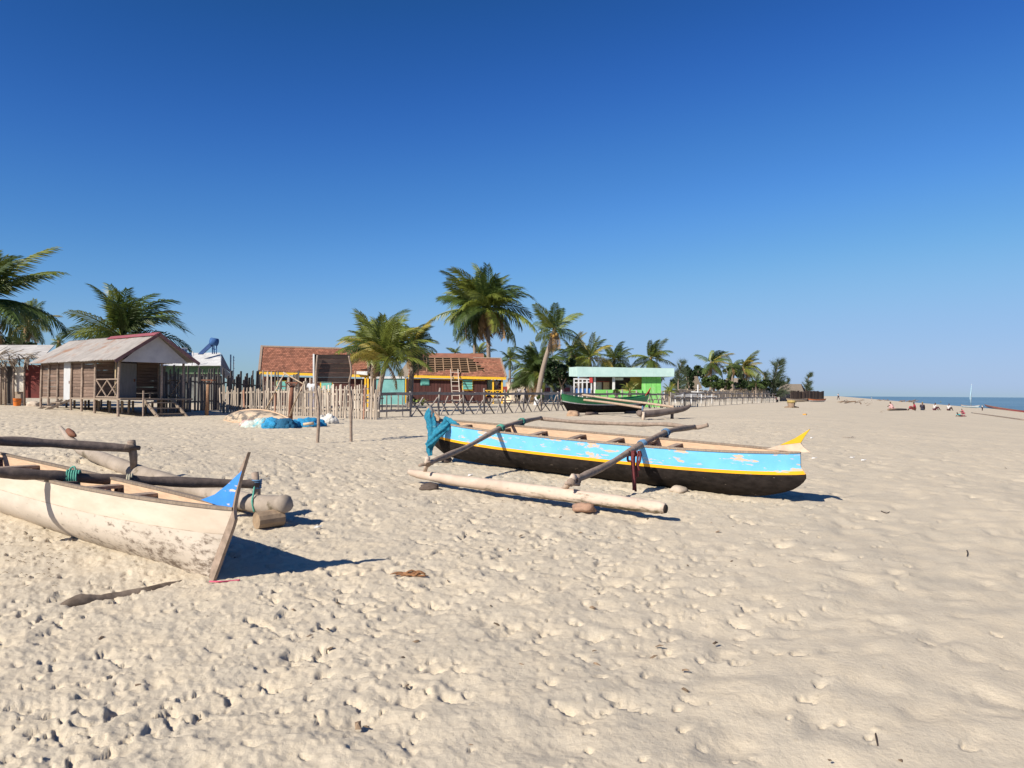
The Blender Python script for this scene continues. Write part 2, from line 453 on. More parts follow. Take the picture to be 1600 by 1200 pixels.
ROPEG = mat('green_rope', (.10, .34, .26), (.06, .22, .18), 40)
ROPEB = mat('blue_rope', (.12, .23, .36), (.08, .15, .26), 40)
ROPER = mat('dark_red_rope', (.16, .035, .038), (.09, .022, .024), 40)
STONE = mat('brown_stone', (.36, .22, .15), (.24, .15, .11), 9, bump=.6)
STONEW = mat('pale_stone', (.50, .42, .34), (.38, .31, .25), 9, bump=.6)
FRESH = mat('frond_green', (.21, .235, .04), (.135, .17, .03), 3, bump=0, rough=.45, spec=.45, vary=.25, transl=.28)
DEEP = mat('frond_deep_green', (.078, .115, .026), (.05, .08, .02), 3, bump=0, rough=.45, spec=.45, vary=.25, transl=.25)
YELL = mat('frond_yellowing', (.32, .26, .05), (.22, .19, .045), 3, bump=0, rough=.55, spec=.3, vary=.2, transl=.28)
DRY = mat('frond_dry', (.30, .19, .09), (.20, .125, .065), 3, bump=0, rough=.8, vary=.25, transl=.15)
LEAFD = mat('leaf_dark', (.035, .060, .022), (.024, .042, .016), 4, bump=0, rough=.5, vary=.3, island=True, transl=.2)
LEAFM = mat('leaf_mid', (.075, .115, .03), (.05, .08, .022), 4, bump=0, rough=.5, vary=.3, island=True, transl=.25)
NEEDLE = mat('casuarina_needles', (.11, .14, .08), (.075, .10, .058), 4, bump=0, rough=.6, vary=.3, island=True, transl=.25)

# ------------------------------------------------------------------ canoes
def pirogue(root, L, B, H, v1, v2, mats, fins, thwarts, bow_e, stern_e, rocker=.10, sheer=.10, ns=34, nv=12):
    """local axes: x to the bow, y across, z up from the keel"""
    low, stripe, top, inner = mats
    def pt(s, v, side, inset=0.0):
        e = np.interp(v, [q[0] for q in (bow_e if s > 0 else stern_e)], [q[1] for q in (bow_e if s > 0 else stern_e)])
        a = abs(s)
        wb = B * max(1 - a ** 2.6, 0) ** .75 + .012
        fv = .12 + .88 * (1 - (1 - min(v / .55, 1)) ** 2.2) if v < .55 else 1.0 + .06 * (v - .55)
        zk = rocker * a ** 5; zs = H + sheer * a ** 3
        x = s * L / 2 * (1 - a ** 3 * (1 - e))
        wy = max(wb * fv - inset, .004)
        return Vector((x, side * wy, zk + (zs - zk) * v + (inset * .8 if v < .2 else 0)))
    S = [math.sin(PI / 2 * (-1 + 2 * i / ns)) * .55 + (-1 + 2 * i / ns) * .45 for i in range(ns + 1)]
    def strip(va, vb, k, inset=0):
        mb = MB()
        for side in (-1, 1):
            mb.grid([[pt(s, va + (vb - va) * j / k, side, inset) for j in range(k + 1)] for s in S])
        return mb
    m = strip(0, v1, 6)
    m.grid([[pt(s, 0, -1), pt(s, 0, 1)] for s in S]); m.build('hull', low, root, True, True)
    if stripe: strip(v1, v2, 2).build('painted_stripe', stripe, root, True, True)
    m = strip(v2 if stripe else v1, 1, 5); m.build('top_strake', top, root, True, True)
    m = strip(.12, 1, 6, .028)
    m.grid([[pt(s, .12, -1, .028), pt(s, .12, 1, .028)] for s in S]); m.build('inner_planking', inner, root, True, True)
    for side in (-1, 1):
        m = MB(); rows = []
        for s in S:
            p = pt(s, 1, side); q = pt(s, 1, side, .035)
            p = p + Vector((0, side * .012, 0)); up = Vector((0, 0, .022))
            rows.append([p, p + up, q + up, q])
        m.grid(rows); m.build('gunwale', WOOD if inner is TAN else inner, root, False, True)
    for x in thwarts:
        s = x / (L / 2); a = pt(s, .93, -1, .03); b = pt(s, .93, 1, .03)
        t = MB().beam(a, b, .10, .03); t.build('thwart', POLE, root, False, True)
        for side, q in ((-1, a), (1, b)):
            kn = MB().box(q + Vector((0, -side * .02, -.06)), (.07, .05, .10))
            kn.build('thwart_knee', DARKPOLE, root, False, True)
    for nm, poly, th, mt in fins:
        MB().prism([Vector((x, 0, z)) for x, z in poly], (0, th, 0)).build(nm, mt, root, False, True)
    return pt

def lashing(root, p, axis, r, m, rng, turns=5, name='lashing'):
    mb = MB(); axis = Vector(axis).normalized(); ref = Vector((0, 0, 1)) if abs(axis.z) < .9 else Vector((1, 0, 0))
    a = axis.cross(ref).normalized(); b = axis.cross(a)
    pts = []
    for i in range(turns * 10):
        w = 2 * PI * i / 10; pts.append(Vector(p) + axis * ((i / (turns * 10) - .5) * turns * .02) + (a * math.cos(w) + b * math.sin(w)) * r * rng.uniform(.97, 1.1))
    mb.tube(pts, .009, 5); return mb.build(name, m, root, True)

rng = random.Random(4)
PEEL = dict(wear=(.58, .43, .32), wear_scale=2.9, wear_stretch=(1, 1.5, 4), wear_lo=.555, wear_hi=.585)
SKYBLUE = mat('sky_blue_paint', (.165, .49, .82), (.135, .43, .75), 3, bump=.06, vary=0, rough=.55, **PEEL)
ORANGE = mat('orange_yellow_paint', (.82, .40, .012), (.72, .34, .015), 3, bump=.06, vary=0, rough=.55, wear=(.58, .43, .32), wear_scale=3.2, wear_stretch=(1, 1, 4), wear_lo=.62, wear_hi=.66)
TARBLACK = mat('tarred_hull', (.014, .011, .010), (.030, .024, .022), 7, (1, 1, 2), bump=.3, rough=.85, spec=.1, vary=0, wear=(.26, .21, .17), wear_scale=9, wear_stretch=(1.2, 1, 2.5), wear_lo=.63, wear_hi=.74)
PALEHULL = mat('pale_limed_hull', (.55, .48, .41), (.46, .40, .335), 2.2, (1, 1, 2), bump=.12, vary=0, wear=(.15, .115, .09), wear_scale=7, wear_stretch=(1.5, 1, 3.2), wear_lo=.53, wear_hi=.74, wear_grad=(('X', -.5, 3.2, .10), ('Z', .42, .02, .06)))
PALETOP = mat('pale_worn_strake', (.57, .49, .405), (.49, .405, .325), 2.4, (1, 1, 3), bump=.10, vary=0, wear=(.34, .27, .21), wear_scale=8, wear_stretch=(1.3, 1, 4), wear_lo=.62, wear_hi=.75)
FLOATW = mat('limed_log', (.54, .44, .36), (.42, .33, .265), 3, (1, 1, 1), bump=.35, vary=0, wear=(.10, .080, .045), wear_scale=5, wear_stretch=(1, 2.5, 3.5), wear_lo=.58, wear_hi=.80, wear_grad=(('X', -2.2, 1.6, .10), ('Z', .50, .36, .11)))
FLOATG = mat('grey_log', (.38, .32, .27), (.24, .20, .165), 3, bump=.35, vary=0, wear=(.11, .09, .06), wear_scale=3, wear_lo=.58, wear_hi=.7)
FLOATB = mat('brown_log', (.21, .165, .14), (.13, .10, .085), 3, bump=.35, vary=0)
BLUEFIN = mat('blue_fin_paint', (.05, .24, .66), (.04, .20, .56), 4, vary=0, rough=.6, wear=(.58, .48, .38), wear_scale=7, wear_stretch=(1, 1, 3), wear_lo=.60, wear_hi=.65)

def log_float(root, pts, rads, m, eye=None):
    o = MB().tube(spline(pts, 6), [float(r) for r in np.interp(np.linspace(0, len(pts) - 1, (len(pts) - 1) * 6 + 1), range(len(pts)), rads)], 11, .055, rng).build('outrigger_float', m, root, True)
    return o
def peg(root, p, q, r, m):
    MB().tube([p, Vector(p).lerp(q, .5) + Vector((.01, .005, 0)), q], [r, r * .95, r * .8], 8, .06, rng).build('float_peg', m, root, True)

# --- blue canoe
e1, e0 = V(671, 14.55), V(1262, 10.45)
c = (e0 + e1) / 2; d = e0 - e1; yaw = math.atan2(d.y, d.x)
cr = thing('outrigger_canoe', 'sky blue and black outrigger canoe with orange stripe and yellow tail fin', 'canoe',
           (c.x, c.y, gz(c.x, c.y) + .015), (R(7), -math.atan2(d.z, d.xy.length) + .007, yaw))
Lb = d.xy.length
pt = pirogue(cr, Lb, .33, .64, .55, .62, (TARBLACK, ORANGE, SKYBLUE, TAN),
        [('fin_base', [(Lb * .42, .70), (Lb * .445, .765), (Lb * .487, .825), (Lb * .492, .78), (Lb * .499, .74), (Lb * .506, .712), (Lb * .48, .70)], .03, mat('bare_fin_wood', (.62, .49, .38), (.50, .38, .29), 8, vary=0)),
         ('yellow_tail_fin', [(Lb * .447, .772), (Lb * .475, .875), (Lb * .505, 1.02), (Lb * .494, .905), (Lb * .4875, .827)], .024, mat('yellow_fin_paint', (.62, .40, .02), (.52, .33, .02), 5, vary=0)),
         ('stern_post', [(-Lb * .482, .55), (-Lb * .498, .92), (-Lb * .487, .93), (-Lb * .452, .73), (-Lb * .44, .67)], .04, TAN)],
        [-2.55, -1.75, -1.0, -.25, .45, 1.0, 1.45], [(0, .85), (.08, .90), (.18, .945), (.32, .98), (.5, 1.0), (.7, .975), (1, .974)], [(0, .88), (.3, .97), (.6, 1.0), (1, .99)], rocker=.07, sheer=.05)
flr = V(1040, 9.0); fll = V(640, 11.25)
def fl(k): return fll.lerp(flr, k)
up = lambda p, h: Vector((p.x, p.y, gz(p.x, p.y) + h))
log_float(cr, [up(fl(0), .17), up(fl(.06), .155), up(fl(.3), .15), up(fl(.6), .155), up(fl(.85), .15), up(fl(.97), .15), up(fl(1), .15)],
          [.035, .060, .080, .086, .084, .074, .056], FLOATW)
MB().tube([up(fl(.995), .145), up(fl(1.004), .145)], [.052, .048], 12).build('float_end_knot', DARK, cr, True)
b1 = [P(669, 726, 10.85), P(676, 721, 11.0), P(730, 698, 12.1), P(782, 669, 13.2), P(815, 659, 14.1), P(845, 653, 15.2)]
b2 = [P(892, 754, 9.55), P(899, 750, 9.72), P(950, 726, 10.6), P(1003, 694, 11.5), P(1040, 676, 12.4), P(1056, 671, 12.8), P(1085, 667, 13.5)]
MB().tube(spline(b1, 5), [.04 + .006 * math.sin(i) for i in range(26)], 9, .07, rng).build('crossbeam', POLE, cr, True)
MB().tube(spline(b2, 5), [.045 + .006 * math.sin(i) for i in range(31)], 9, .07, rng).build('crossbeam', POLE, cr, True)
sp = [P(845, 654, 15.22), P(900, 659, 14.9), P(990, 663, 14.2), P(1040, 663, 13.8), P(1085, 668, 13.52), P(1106, 664, 13.4)]
MB().tube(spline(sp, 5), [.036 + .005 * math.sin(i * 1.3) for i in range(26)], 8, .08, rng).build('side_pole', POLE, cr, True)
f1 = fl(.075); f2 = fl(.655)
peg(cr, P(668, 715, 10.9), up(f1, .2), .035, FLOATW); peg(cr, P(897, 744, 9.6), up(f2, .22), .042, FLOATW)
MB().tube([P(655, 727, 10.8), P(676, 724, 11.0)], .022, 7).build('peg_pin', POLE, cr, True)
MB().tube([P(884, 755, 9.5), P(905, 757, 9.7)], .022, 7).build('peg_pin', POLE, cr, True)
for q, (pa, pb, mm) in enumerate(((b1[3], b1[2], ROPEG), (b1[4], b1[5], ROPEG), (b2[3], b2[2], ROPEB), (b2[4], b2[3], ROPEB), (b2[1], b2[2], POLE))):
    lashing(cr, pa, Vector(pb) - Vector(pa), .058, mm, rng)
for q, (pa, h) in enumerate(((b1[3], .13), (b2[3], .17))):
    x = Vector(pa); MB().beam(x + Vector((.02, .02, -.02)), x + Vector((.03, .02, -h)), .05, .05).build('beam_bracket', POLE, cr)
for q, (pa, px) in enumerate(((b1[4], 0), (b2[4], 0))):
    x = Vector(pa); MB().box(x + Vector((0, 0, -.075)), (.07, .07, .09), .7).build('beam_bracket', DARKPOLE, cr)

def cloth_strip(pts, widths, m, name, label, cat, seed, fold=5, thick=.012):
    r_ = random.Random(seed); C_ = spline(pts, 6); n = len(C_); W_ = np.interp(np.linspace(0, 1, n), np.linspace(0, 1, len(widths)), widths)
    mb = MB(); rows = []
    for i, p in enumerate(C_):
        t = (C_[min(i + 1, n - 1)] - C_[max(i - 1, 0)]).normalized(); vw = Vector((.25, .97, 0)); a = t.cross(vw).normalized(); row = []
        for k in range(25):
            w = 2 * PI * k / 24; f = 1 + .34 * math.sin(w * fold + i * .35) + r_.uniform(-.2, .2)
            row.append(p + a * math.cos(w) * W_[i] * .5 * f + vw * math.sin(w) * W_[i] * .28 * f)
        row[-1] = row[0]; rows.append(row)
    mb.grid(rows); return mb
wrap = thing('fishing_net', 'teal blue net tied round the raised stern of the blue canoe', 'net', G(672, 748))
CLOTH = mat('teal_net_cloth', (.026, .21, .32), (.014, .125, .21), 22, bump=.8, rough=.9, vary=0, wear=(.18, .32, .30), wear_lo=.58, wear_hi=.70, wear_scale=9)
cloth_strip([P(673, 638, 14.05), P(671, 648, 14.05), P(676, 668, 14.00), P(675, 688, 13.95), P(671, 700, 13.95), P(673, 712, 13.95)], [.06, .15, .16, .12, .11, .06], CLOTH, '', '', '', 3).build('hanging_end', CLOTH, wrap, True)
cloth_strip([P(700, 659, 13.85), P(692, 669, 13.85), P(682, 680, 13.85), P(672, 692, 13.87), P(667, 697, 13.90)], [.12, .15, .14, .12, .08], CLOTH, '', '', '', 5).build('crossed_band', CLOTH, wrap, True)
cloth_strip([P(693, 657, 14.15), P(702, 660, 14.05), P(712, 664, 13.95), P(719, 667, 13.95)], [.12, .13, .10, .03], CLOTH, '', '', '', 6).build('trailing_fold', CLOTH, wrap, True)
MB().tube([P(671, 634, 14.07), P(674, 640, 14.05), P(676, 660, 14.05)], [.02, .035, .05], 8).build('knot', mat('net_pole', (.16, .15, .15), None, 10), wrap, True)
rp = thing('rope_bundle', 'dark red rope hanging from the crossbeam of the blue canoe', 'rope', G(992, 775))
for i in range(7):
    x = 983 + i * 2.7 + rng.uniform(-1, 1); yb = [722, 735, 766, 762, 768, 745, 735][i]; Yd = 11.12 + rng.uniform(-.05, .05)
    MB().tube(spline([P(x + 2, 712, Yd + .08), P(x, 705.5, Yd), P(x + rng.uniform(-2, 2), 718, Yd - .05), P(990 + (x - 990) * .7, (720 + yb) / 2, Yd - .06), P(991 + (x - 990) * .8, yb, Yd - .06)], 5), .016, 6, .1, rng).build('rope_strand', ROPER, rp, True)

def rock(name, c, r, m, label, cat, seed, squash=.6, group=None):
    r_ = random.Random(seed); bm = bmesh.new(); bmesh.ops.create_icosphere(bm, subdivisions=3, radius=1)
    off = Vector((r_.uniform(0, 9), r_.uniform(0, 9), r_.uniform(0, 9)))
    from mathutils import noise
    mb = MB(); vs = []
    for v in bm.verts:
        k = 1 + .35 * noise.noise(v.co * 1.3 + off) + .15 * noise.noise(v.co * 3.1 + off)
        q = v.co * k; vs.append(Vector(c) + Vector((q.x * r[0], q.y * r[1], max(q.z, -.55) * r[2])))
    mb.add(vs, [[v.index for v in f.verts] for f in bm.faces]); bm.free()
    return solo(mb, name, m, label, cat, c, group, True)
p = G(912, 801); rock('float_prop_block', p + Vector((0, 0, .05)), (.14, .085, .07), STONE, 'brown block of wood propping the white float of the blue canoe', 'block', 1)
p = G(1064, 771); rock('stone', p + Vector((0, .12, .03)), (.13, .10, .07), STONEW, 'pale stone under the middle of the blue canoe hull', 'stone', 2)
p = G(668, 766); rock('wood_chunk', p + Vector((0.02, .05, .03)), (.13, .10, .06), mat('dark_driftwood', (.12, .09, .075), None, 9, bump=.5), 'dark wood chunk below the left end of the white float', 'driftwood', 3)
p = G(696, 722); rock('hull_prop', p + Vector((0, .05, .04)), (.10, .09, .08), DARKPOLE, 'small dark prop under the stern of the blue canoe', 'block', 5)

# --- pale canoe at the left
stem = G(338, 905); dirv = Vector((-.806, .592, 0)); Lp = 6.6
stern = stem + dirv * Lp; stern.z = gz(stern.x, stern.y) - .13
c = (stem + stern) / 2; d = stem - stern; yaw = math.atan2(d.y, d.x)
pc = thing('outrigger_canoe', 'pale unpainted outrigger canoe with blue prow fin in the left foreground', 'canoe',
           (c.x, c.y, (stem.z + stern.z) / 2 - .03), (R(-.5), -math.atan2(d.z, d.xy.length), yaw))
L2 = Lp / 2
pirogue(pc, Lp, .265, .55, .640, .652, (PALEHULL, mat('dark_seam', (.30, .235, .18), (.50, .42, .34), 9, vary=0), PALETOP, TAN),
        [('stem_post', [(L2 * .972, -.05), (L2 * .984, -.05), (L2 * 1.010, .12), (L2 * 1.036, .30), (L2 * 1.060, .46), (L2 * 1.068, .53), (L2 * 1.062, .60), (L2 * 1.068, .70), (L2 * 1.082, .86), (L2 * 1.106, 1.06), (L2 * 1.080, .93), (L2 * 1.061, .80), (L2 * 1.052, .70), (L2 * 1.044, .58), (L2 * 1.010, .30), (L2 * .982, .10)], .028, POLE),
         ('blue_prow_fin', [(L2 * .93, .625), (L2 * 1.055, .60), (L2 * 1.066, .74), (L2 * 1.088, .915), (L2 * 1.03, .78), (L2 * .985, .69)], .03, BLUEFIN)],
        [-2.3, -1.35, -.45, .45, 1.35, 2.0], [(0, .97), (.5, 1.015), (1, 1.06)], [(0, .9), (.5, .99), (1, 1.0)], rocker=.03, sheer=.05)
fe = G(428, 824)
ft = [P(445, 787, 8.15), P(433, 789, 8.3), P(400, 787, 8.55), P(320, 768, 9.25), P(230, 743, 10.0), P(160, 717, 10.6), P(128, 702, 10.9), P(108, 685, 11.1), P(94, 667, 11.25)]
log_float(pc, ft, [.092, .10, .105, .105, .10, .09, .075, .05, .02], FLOATG)
MB().tube([P(106, 672, 11.1), P(112, 678, 11.05), P(118, 681, 11.0)], [.035, .05, .02], 7).build('float_tip_wedge', RUST, pc, True)
ba = [P(-120, 684, 8.4), P(0, 689, 9.15), P(100, 694, 9.6), P(204, 701, 10.0)]
bb = [P(-90, 735, 6.7), P(0, 739, 7.1), P(60, 742, 7.3), P(112, 746, 7.5), P(200, 750, 7.85), P(300, 754, 8.2), P(404, 757, 8.55)]
MB().tube(spline(ba, 6), [.055 + .005 * math.sin(i) for i in range(19)], 9, .06, rng).build('crossbeam', DARKPOLE, pc, True)
MB().tube(spline(bb, 6), [.050 + .006 * math.sin(i * .9) for i in range(37)], 9, .07, rng).build('crossbeam', DARKPOLE, pc, True)
peg(pc, P(205, 689, 10.0), P(209, 737, 10.1), .05, POLE); peg(pc, P(398, 738, 8.55), P(402, 788, 8.55), .04, POLE)
MB().tube([P(196, 698, 9.9), P(218, 700, 10.05)], .03, 7).build('peg_pin', DARKPOLE, pc, True)
MB().beam(P(88, 758, 7.28), P(120, 757, 7.42), .06, .06).build('beam_bracket', DARKPOLE, pc)
lashing(pc, P(114, 746, 7.5), (1, .3, 0), .068, ROPEG, rng, 6); lashing(pc, P(202, 751, 7.85), (1, .3, 0), .062, mat('pale_rope', (.38, .36, .28), None, 40), rng, 3)
lashing(pc, P(400, 756, 8.55), (.1, 0, 1), .055, ROPEB, rng, 5)
MB().tube(spline([P(113, 745, 7.5), P(108, 735, 7.5), P(116, 729, 7.5), P(119, 740, 7.5)], 5), .008, 5).build('rope_end', ROPEG, pc, True)
MB().tube(spline([P(398, 757, 8.5), P(396, 772, 8.45), P(394, 784, 8.4), P(397, 800, 8.4)], 5), .010, 5).build('rope_end', ROPEG, pc, True)
bp = G(420, 824)
bo = MB().tube([bp + Vector((-.10, -.09, .08)), bp + Vector((.10, .10, .09))], [.085, .095], 12, .04, rng)
solo(bo, 'float_prop_block', mat('rough_block', (.33, .24, .16), (.22, .16, .11), 8, bump=.5), 'short log block under the near end of the grey float', 'block', bp, None, False)
g1, g2 = G(96, 946), G(286, 906)
q = [g1.lerp(g2, k) for k in (-.02, .12, .3, .6, 1.0)]
bo = MB().tube(spline([Vector((a.x, a.y, gz(a.x, a.y) + h)) for a, h in zip(q, (-.03, -.008, -.046, -.056, -.06))], 5), [.035, .06, .06, .055, .045] and [.03 + .035 * min(1, i / 6) for i in range(21)], 10, .06, rng)
solo(bo, 'driftwood_pole', mat('buried_pole', (.20, .155, .12), (.075, .055, .042), 7, bump=.8, vary=0), 'half buried dark ended pole lying below the pale canoe', 'pole', g1, None, True)
pk = G(330, 912)
bo = MB().tube(spline([pk + Vector((-.02, .02, .012)), pk + Vector((.06, -.01, .018)), pk + Vector((.13, .04, .012)), pk + Vector((.20, .06, .016))], 5), .007, 5)
solo(bo, 'cord', mat('pink_cord', (.55, .10, .16), None, 20), 'thin pink cord on the sand at the foot of the pale canoe', 'cord', pk, None, True)

# --- green canoe
e1, e0 = V(876, 38.5), V(1012, 43.5)
c = (e0 + e1) / 2; d = e0 - e1; yaw = math.atan2(d.y, d.x); Lg = d.xy.length
GREENP = mat('boat_green_paint', (.05, .26, .10), (.04, .21, .08), 3, vary=0, rough=.5, bump=.05)
WHITEP = mat('boat_white_line', (.70, .66, .62), None, 3, vary=0)
gc = thing('outrigger_canoe', 'green and black outrigger canoe with white line beside the rail fence', 'canoe', (c.x, c.y, gz(c.x, c.y) + .08), (R(3), 0, yaw))
pirogue(gc, Lg, .42, .72, .56, .62, (TARBLACK, WHITEP, GREENP, GREENP),
        [('bow_fin', [(Lg * .455, .80), (Lg * .50, .95), (Lg * .525, 1.32), (Lg * .495, 1.12), (Lg * .47, .95)], .05, mat('fin_red', (.36, .06, .04), None, 5)),
         ('stern_fin', [(-Lg * .46, .82), (-Lg * .505, .92), (-Lg * .502, 1.14), (-Lg * .494, 1.14), (-Lg * .48, .95)], .05, WHITEP)],
        [-1.6, -.6, .5, 1.5], [(0, .84), (.5, .97), (1, 1.02)], [(0, .86), (.5, .97), (1, 1.01)], rocker=.10, sheer=.22, ns=26)
g1_, g2_ = [P(910, 617, 40.5), P(960, 624, 38.8), P(1010, 630, 36.8), P(1052, 636, 35.0)], [P(904, 624, 39.5), P(950, 629, 37.5), P(1004, 637, 34.0)]
for pts in (g1_, g2_): MB().tube(spline(pts, 5), .055, 8, .06, rng).build('crossbeam', mat('pale_beam', (.38, .285, .21), None, 8), gc, True)
log_float(gc, [P(998, 645, 33.6), P(1006, 647, 33.8), P(1030, 645, 34.4), P(1062, 640, 35.3), P(1073, 637, 35.7), P(1079, 633, 35.9)], [.13, .16, .15, .13, .10, .05], FLOATB)
MB().tube([P(1052, 633, 35.0), P(1052, 642, 35.0)], .035, 7).build('float_peg', POLE, gc, True)
MB().tube([P(1004, 634, 33.9), P(1004, 646, 33.9)], .035, 7).build('float_peg', ROPEB, gc, True)
for i, (px, Yd, mt, lb) in enumerate(((1005, 33.6, STONEW, 'pale post stump under the left end of the brown float'), (1050, 35.0, DARKPOLE, 'dark post stump under the right end of the brown float'))):
    g_ = V(px, Yd); s_ = MB().tube([g_ - Vector((0, 0, .1)), g_ + Vector((.01, 0, .15)), g_ + Vector((0, 0, .34 if i == 0 else .42))], [.075, .07, .08], 9, .05, rng)
    solo(s_, 'prop_stump', mt, lb, 'stump', g_, 'stumps under the float of the green canoe', True)
p = V(895, 37.3); rock('sand_coloured_rock', p + Vector((0, 0, .08)), (.33, .25, .2), mat('tan_rock', (.46, .31, .20), (.33, .22, .15), 7, bump=.6), 'tan rock leaning against the stern of the green canoe', 'rock', 8)
for px, Yd, lb in ((925, 39.6, 'dark roller log under the left half of the green canoe'), (985, 42.1, 'dark roller log under the right half of the green canoe')):
    g_ = V(px, Yd); solo(MB().tube([g_ + Vector((-.3, -.35, .06)), g_ + Vector((.3, .35, .06))], .09, 9), 'roller_log', DARKPOLE, lb, 'log', g_, 'roller logs under the green canoe', True)
#@@PART3

# ------------------------------------------------------------------ buildings
def quadpt(a, b, c, d, u, v):       # bilinear point on a quad a(0,0) b(1,0) c(1,1) d(0,1)
    return (a * (1 - u) + b * u) * (1 - v) + (d * (1 - u) + c * u) * v

LIGHTW = mat('light_post_wood', (.42, .32, .20), None, 8)
# --- plank shack with a porch
A = V(186, 32.0)                                          # porch corner nearest the camera
LD = Vector((-.77, .64, 0)).normalized(); WD = Vector((.64, .77, 0)).normalized(); UP = Vector((0, 0, 1))
SL, SW, SF, SE = 8.0, 2.7, .66, 2.33                      # length, width, floor height, eave height
z0 = A.z
sh = thing('plank_shack', 'brown plank shack on stilts with rusty tin roof and white gable porch', 'shack', A)
def S(l, w, h): return Vector((A.x, A.y, z0)) + LD * l + WD * w + UP * h
def foot(l, w): p = S(l, w, 0); return Vector((p.x, p.y, gz(p.x, p.y) - .15))
rng = random.Random(11)
for l in (0, 2.2, 3.5, 4.6, 6.1, 7.1, 8.0):               # posts along the sunny wall
    q = S(l, 0, SE - .02)
    MB().tube(spline([foot(l, -.02), S(l + rng.uniform(-.05, .05), -.03, 1.1), q], 4), .055, 7, .08, rng).build('post', POLE, sh, True)
for l, w in ((0, 1.75), (0, 2.7), (2.2, 2.7), (5, 2.7), (8, 2.7)):
    MB().tube([foot(l, w), S(l, w, 1.2), S(l, w, SE + .02)], .05, 7, .08, rng).build('post', POLE, sh, True)
MB().slab([S(-.35, -.1, SF), S(8, -.02, SF), S(8, 2.75, SF), S(-.35, 2.95, SF)], .07).build('floor_deck', WOOD, sh)
def planked(la, wa, lb, wb, h0, h1, n, skip=None, name='plank'):
    for i in range(n):
        a = h0 + (h1 - h0) * i / n; b = h0 + (h1 - h0) * (i + 1) / n - .012
        o = rng.uniform(0, .012); nrm = (S(lb, wb, 0) - S(la, wa, 0)).cross(UP).normalized() * o
        MB().slab([S(la, wa, a) + nrm, S(lb, wb, a) + nrm, S(lb, wb, b) + nrm, S(la, wa, b) + nrm], .02).build(name, BROWNWALL, sh)
wall_n = 12
for la, lb in ((2.2, 3.5), (3.5, 4.55), (5.35, 6.1), (6.1, 7.1), (7.1, 8.0)):
    planked(la, .03, lb - .01, .03, SF, SE - .02, wall_n)
planked(4.55, .03, 4.6, .03, SF, SE - .02, 4)
dr = MB().slab([S(4.62, -.02, SF - .03), S(5.33, -.02, SF - .03), S(5.33, -.02, SE - .06), S(4.62, -.02, SE - .06)], .04).build('door', mat('pale_blue_door', (.52, .53, .54), (.40, .41, .43), 5, (6, 6, .5)), sh)
MB().box(S(4.72, -.05, 1.4), (.05, .05, .12)).build('handle', RUST, dr)
planked(2.2, .04, 2.2, .75, SF, SE, wall_n); planked(2.2, 1.75, 2.2, 2.7, SF, SE, wall_n)
d2 = MB().slab([S(2.2, .78, SF + .02), S(2.2, 1.72, SF + .02), S(2.2, 1.72, SE - .1), S(2.2, .78, SE - .1)], .04).build('door', mat('grey_porch_door', (.22, .225, .24), (.17, .175, .19), 5, (6, 6, .5)), sh)
MB().box(S(2.17, 1.62, 1.5), (.05, .05, .12)).build('handle', RUST, d2)
planked(8, 2.7, 2.2, 2.7, SF, SE, 6); planked(8, 0.04, 8, 2.7, SF, SE, 6)
# roof: tin sheets on both slopes
RI = SE + 1.08; ov = .42
def tin(l0, l1, wa, ha, wb, hb, name, m):
    rows = []
    n = 16
    for i in range(n + 1):
        l = l0 + (l1 - l0) * i / n; dz = .022 * (1 if i % 2 else -1)
        rows.append([S(l, wa, ha + dz), S(l, (wa + wb) / 2, (ha + hb) / 2 + dz), S(l, wb, hb + dz)])
    mb = MB().grid(rows); return mb.build(name, m, sh)
nsh = 8
for i in range(nsh):
    a = -.55 + (SL + 1.0) * i / nsh; b = -.55 + (SL + 1.0) * (i + 1) / nsh + .04
    lift = .01 * (i % 2)
    tin(a, b, -ov, SE - .06 + lift, SW / 2 + .02, RI + lift, 'roof_sheet', TIN)
    tin(a, b, SW + ov, SE - .06 + lift, SW / 2 - .02, RI + .012 + lift, 'roof_sheet', TIN)
MB().prism([S(-.6, SW / 2 - .18, RI - .10), S(-.6, SW / 2, RI + .06), S(-.6, SW / 2 + .18, RI - .10), S(-.6, SW / 2, RI + .02)], LD * .02).build('ridge_cap', TINPINK, sh)
MB().slab([S(-.57, SW / 2 - .22, RI - .09), S(3.9, SW / 2 - .22, RI - .09), S(3.9, SW / 2, RI + .05), S(-.57, SW / 2, RI + .05)], .012).build('ridge_cap', TINPINK, sh)
MB().slab([S(-.30, -.05, SE - .12), S(-.30, SW + .05, SE - .12), S(-.30, SW / 2 + .03, RI - .06), S(-.30, SW / 2 - .03, RI - .06)], .02).build('gable_sheet', mat('gable_sheet_white', (.44, .43, .44), (.35, .34, .36), 2, vary=0), sh)
for s_ in (-1, 1):
    e = -ov if s_ < 0 else SW + ov
    MB().beam(S(-.56, e, SE - .13), S(-.56, SW / 2, RI - .03), .04, .13).build('bargeboard', mat('mauve_bargeboard', (.21, .115, .115), None, 5), sh)
MB().beam(S(-.2, 0, SE - .05), S(8, 0, SE - .05), .08, .08).build('wall_plate', WOOD, sh)
MB().beam(S(0, 0, SE - .06), S(0, SW, SE - .06), .08, .10).build('tie_beam', WOOD, sh)
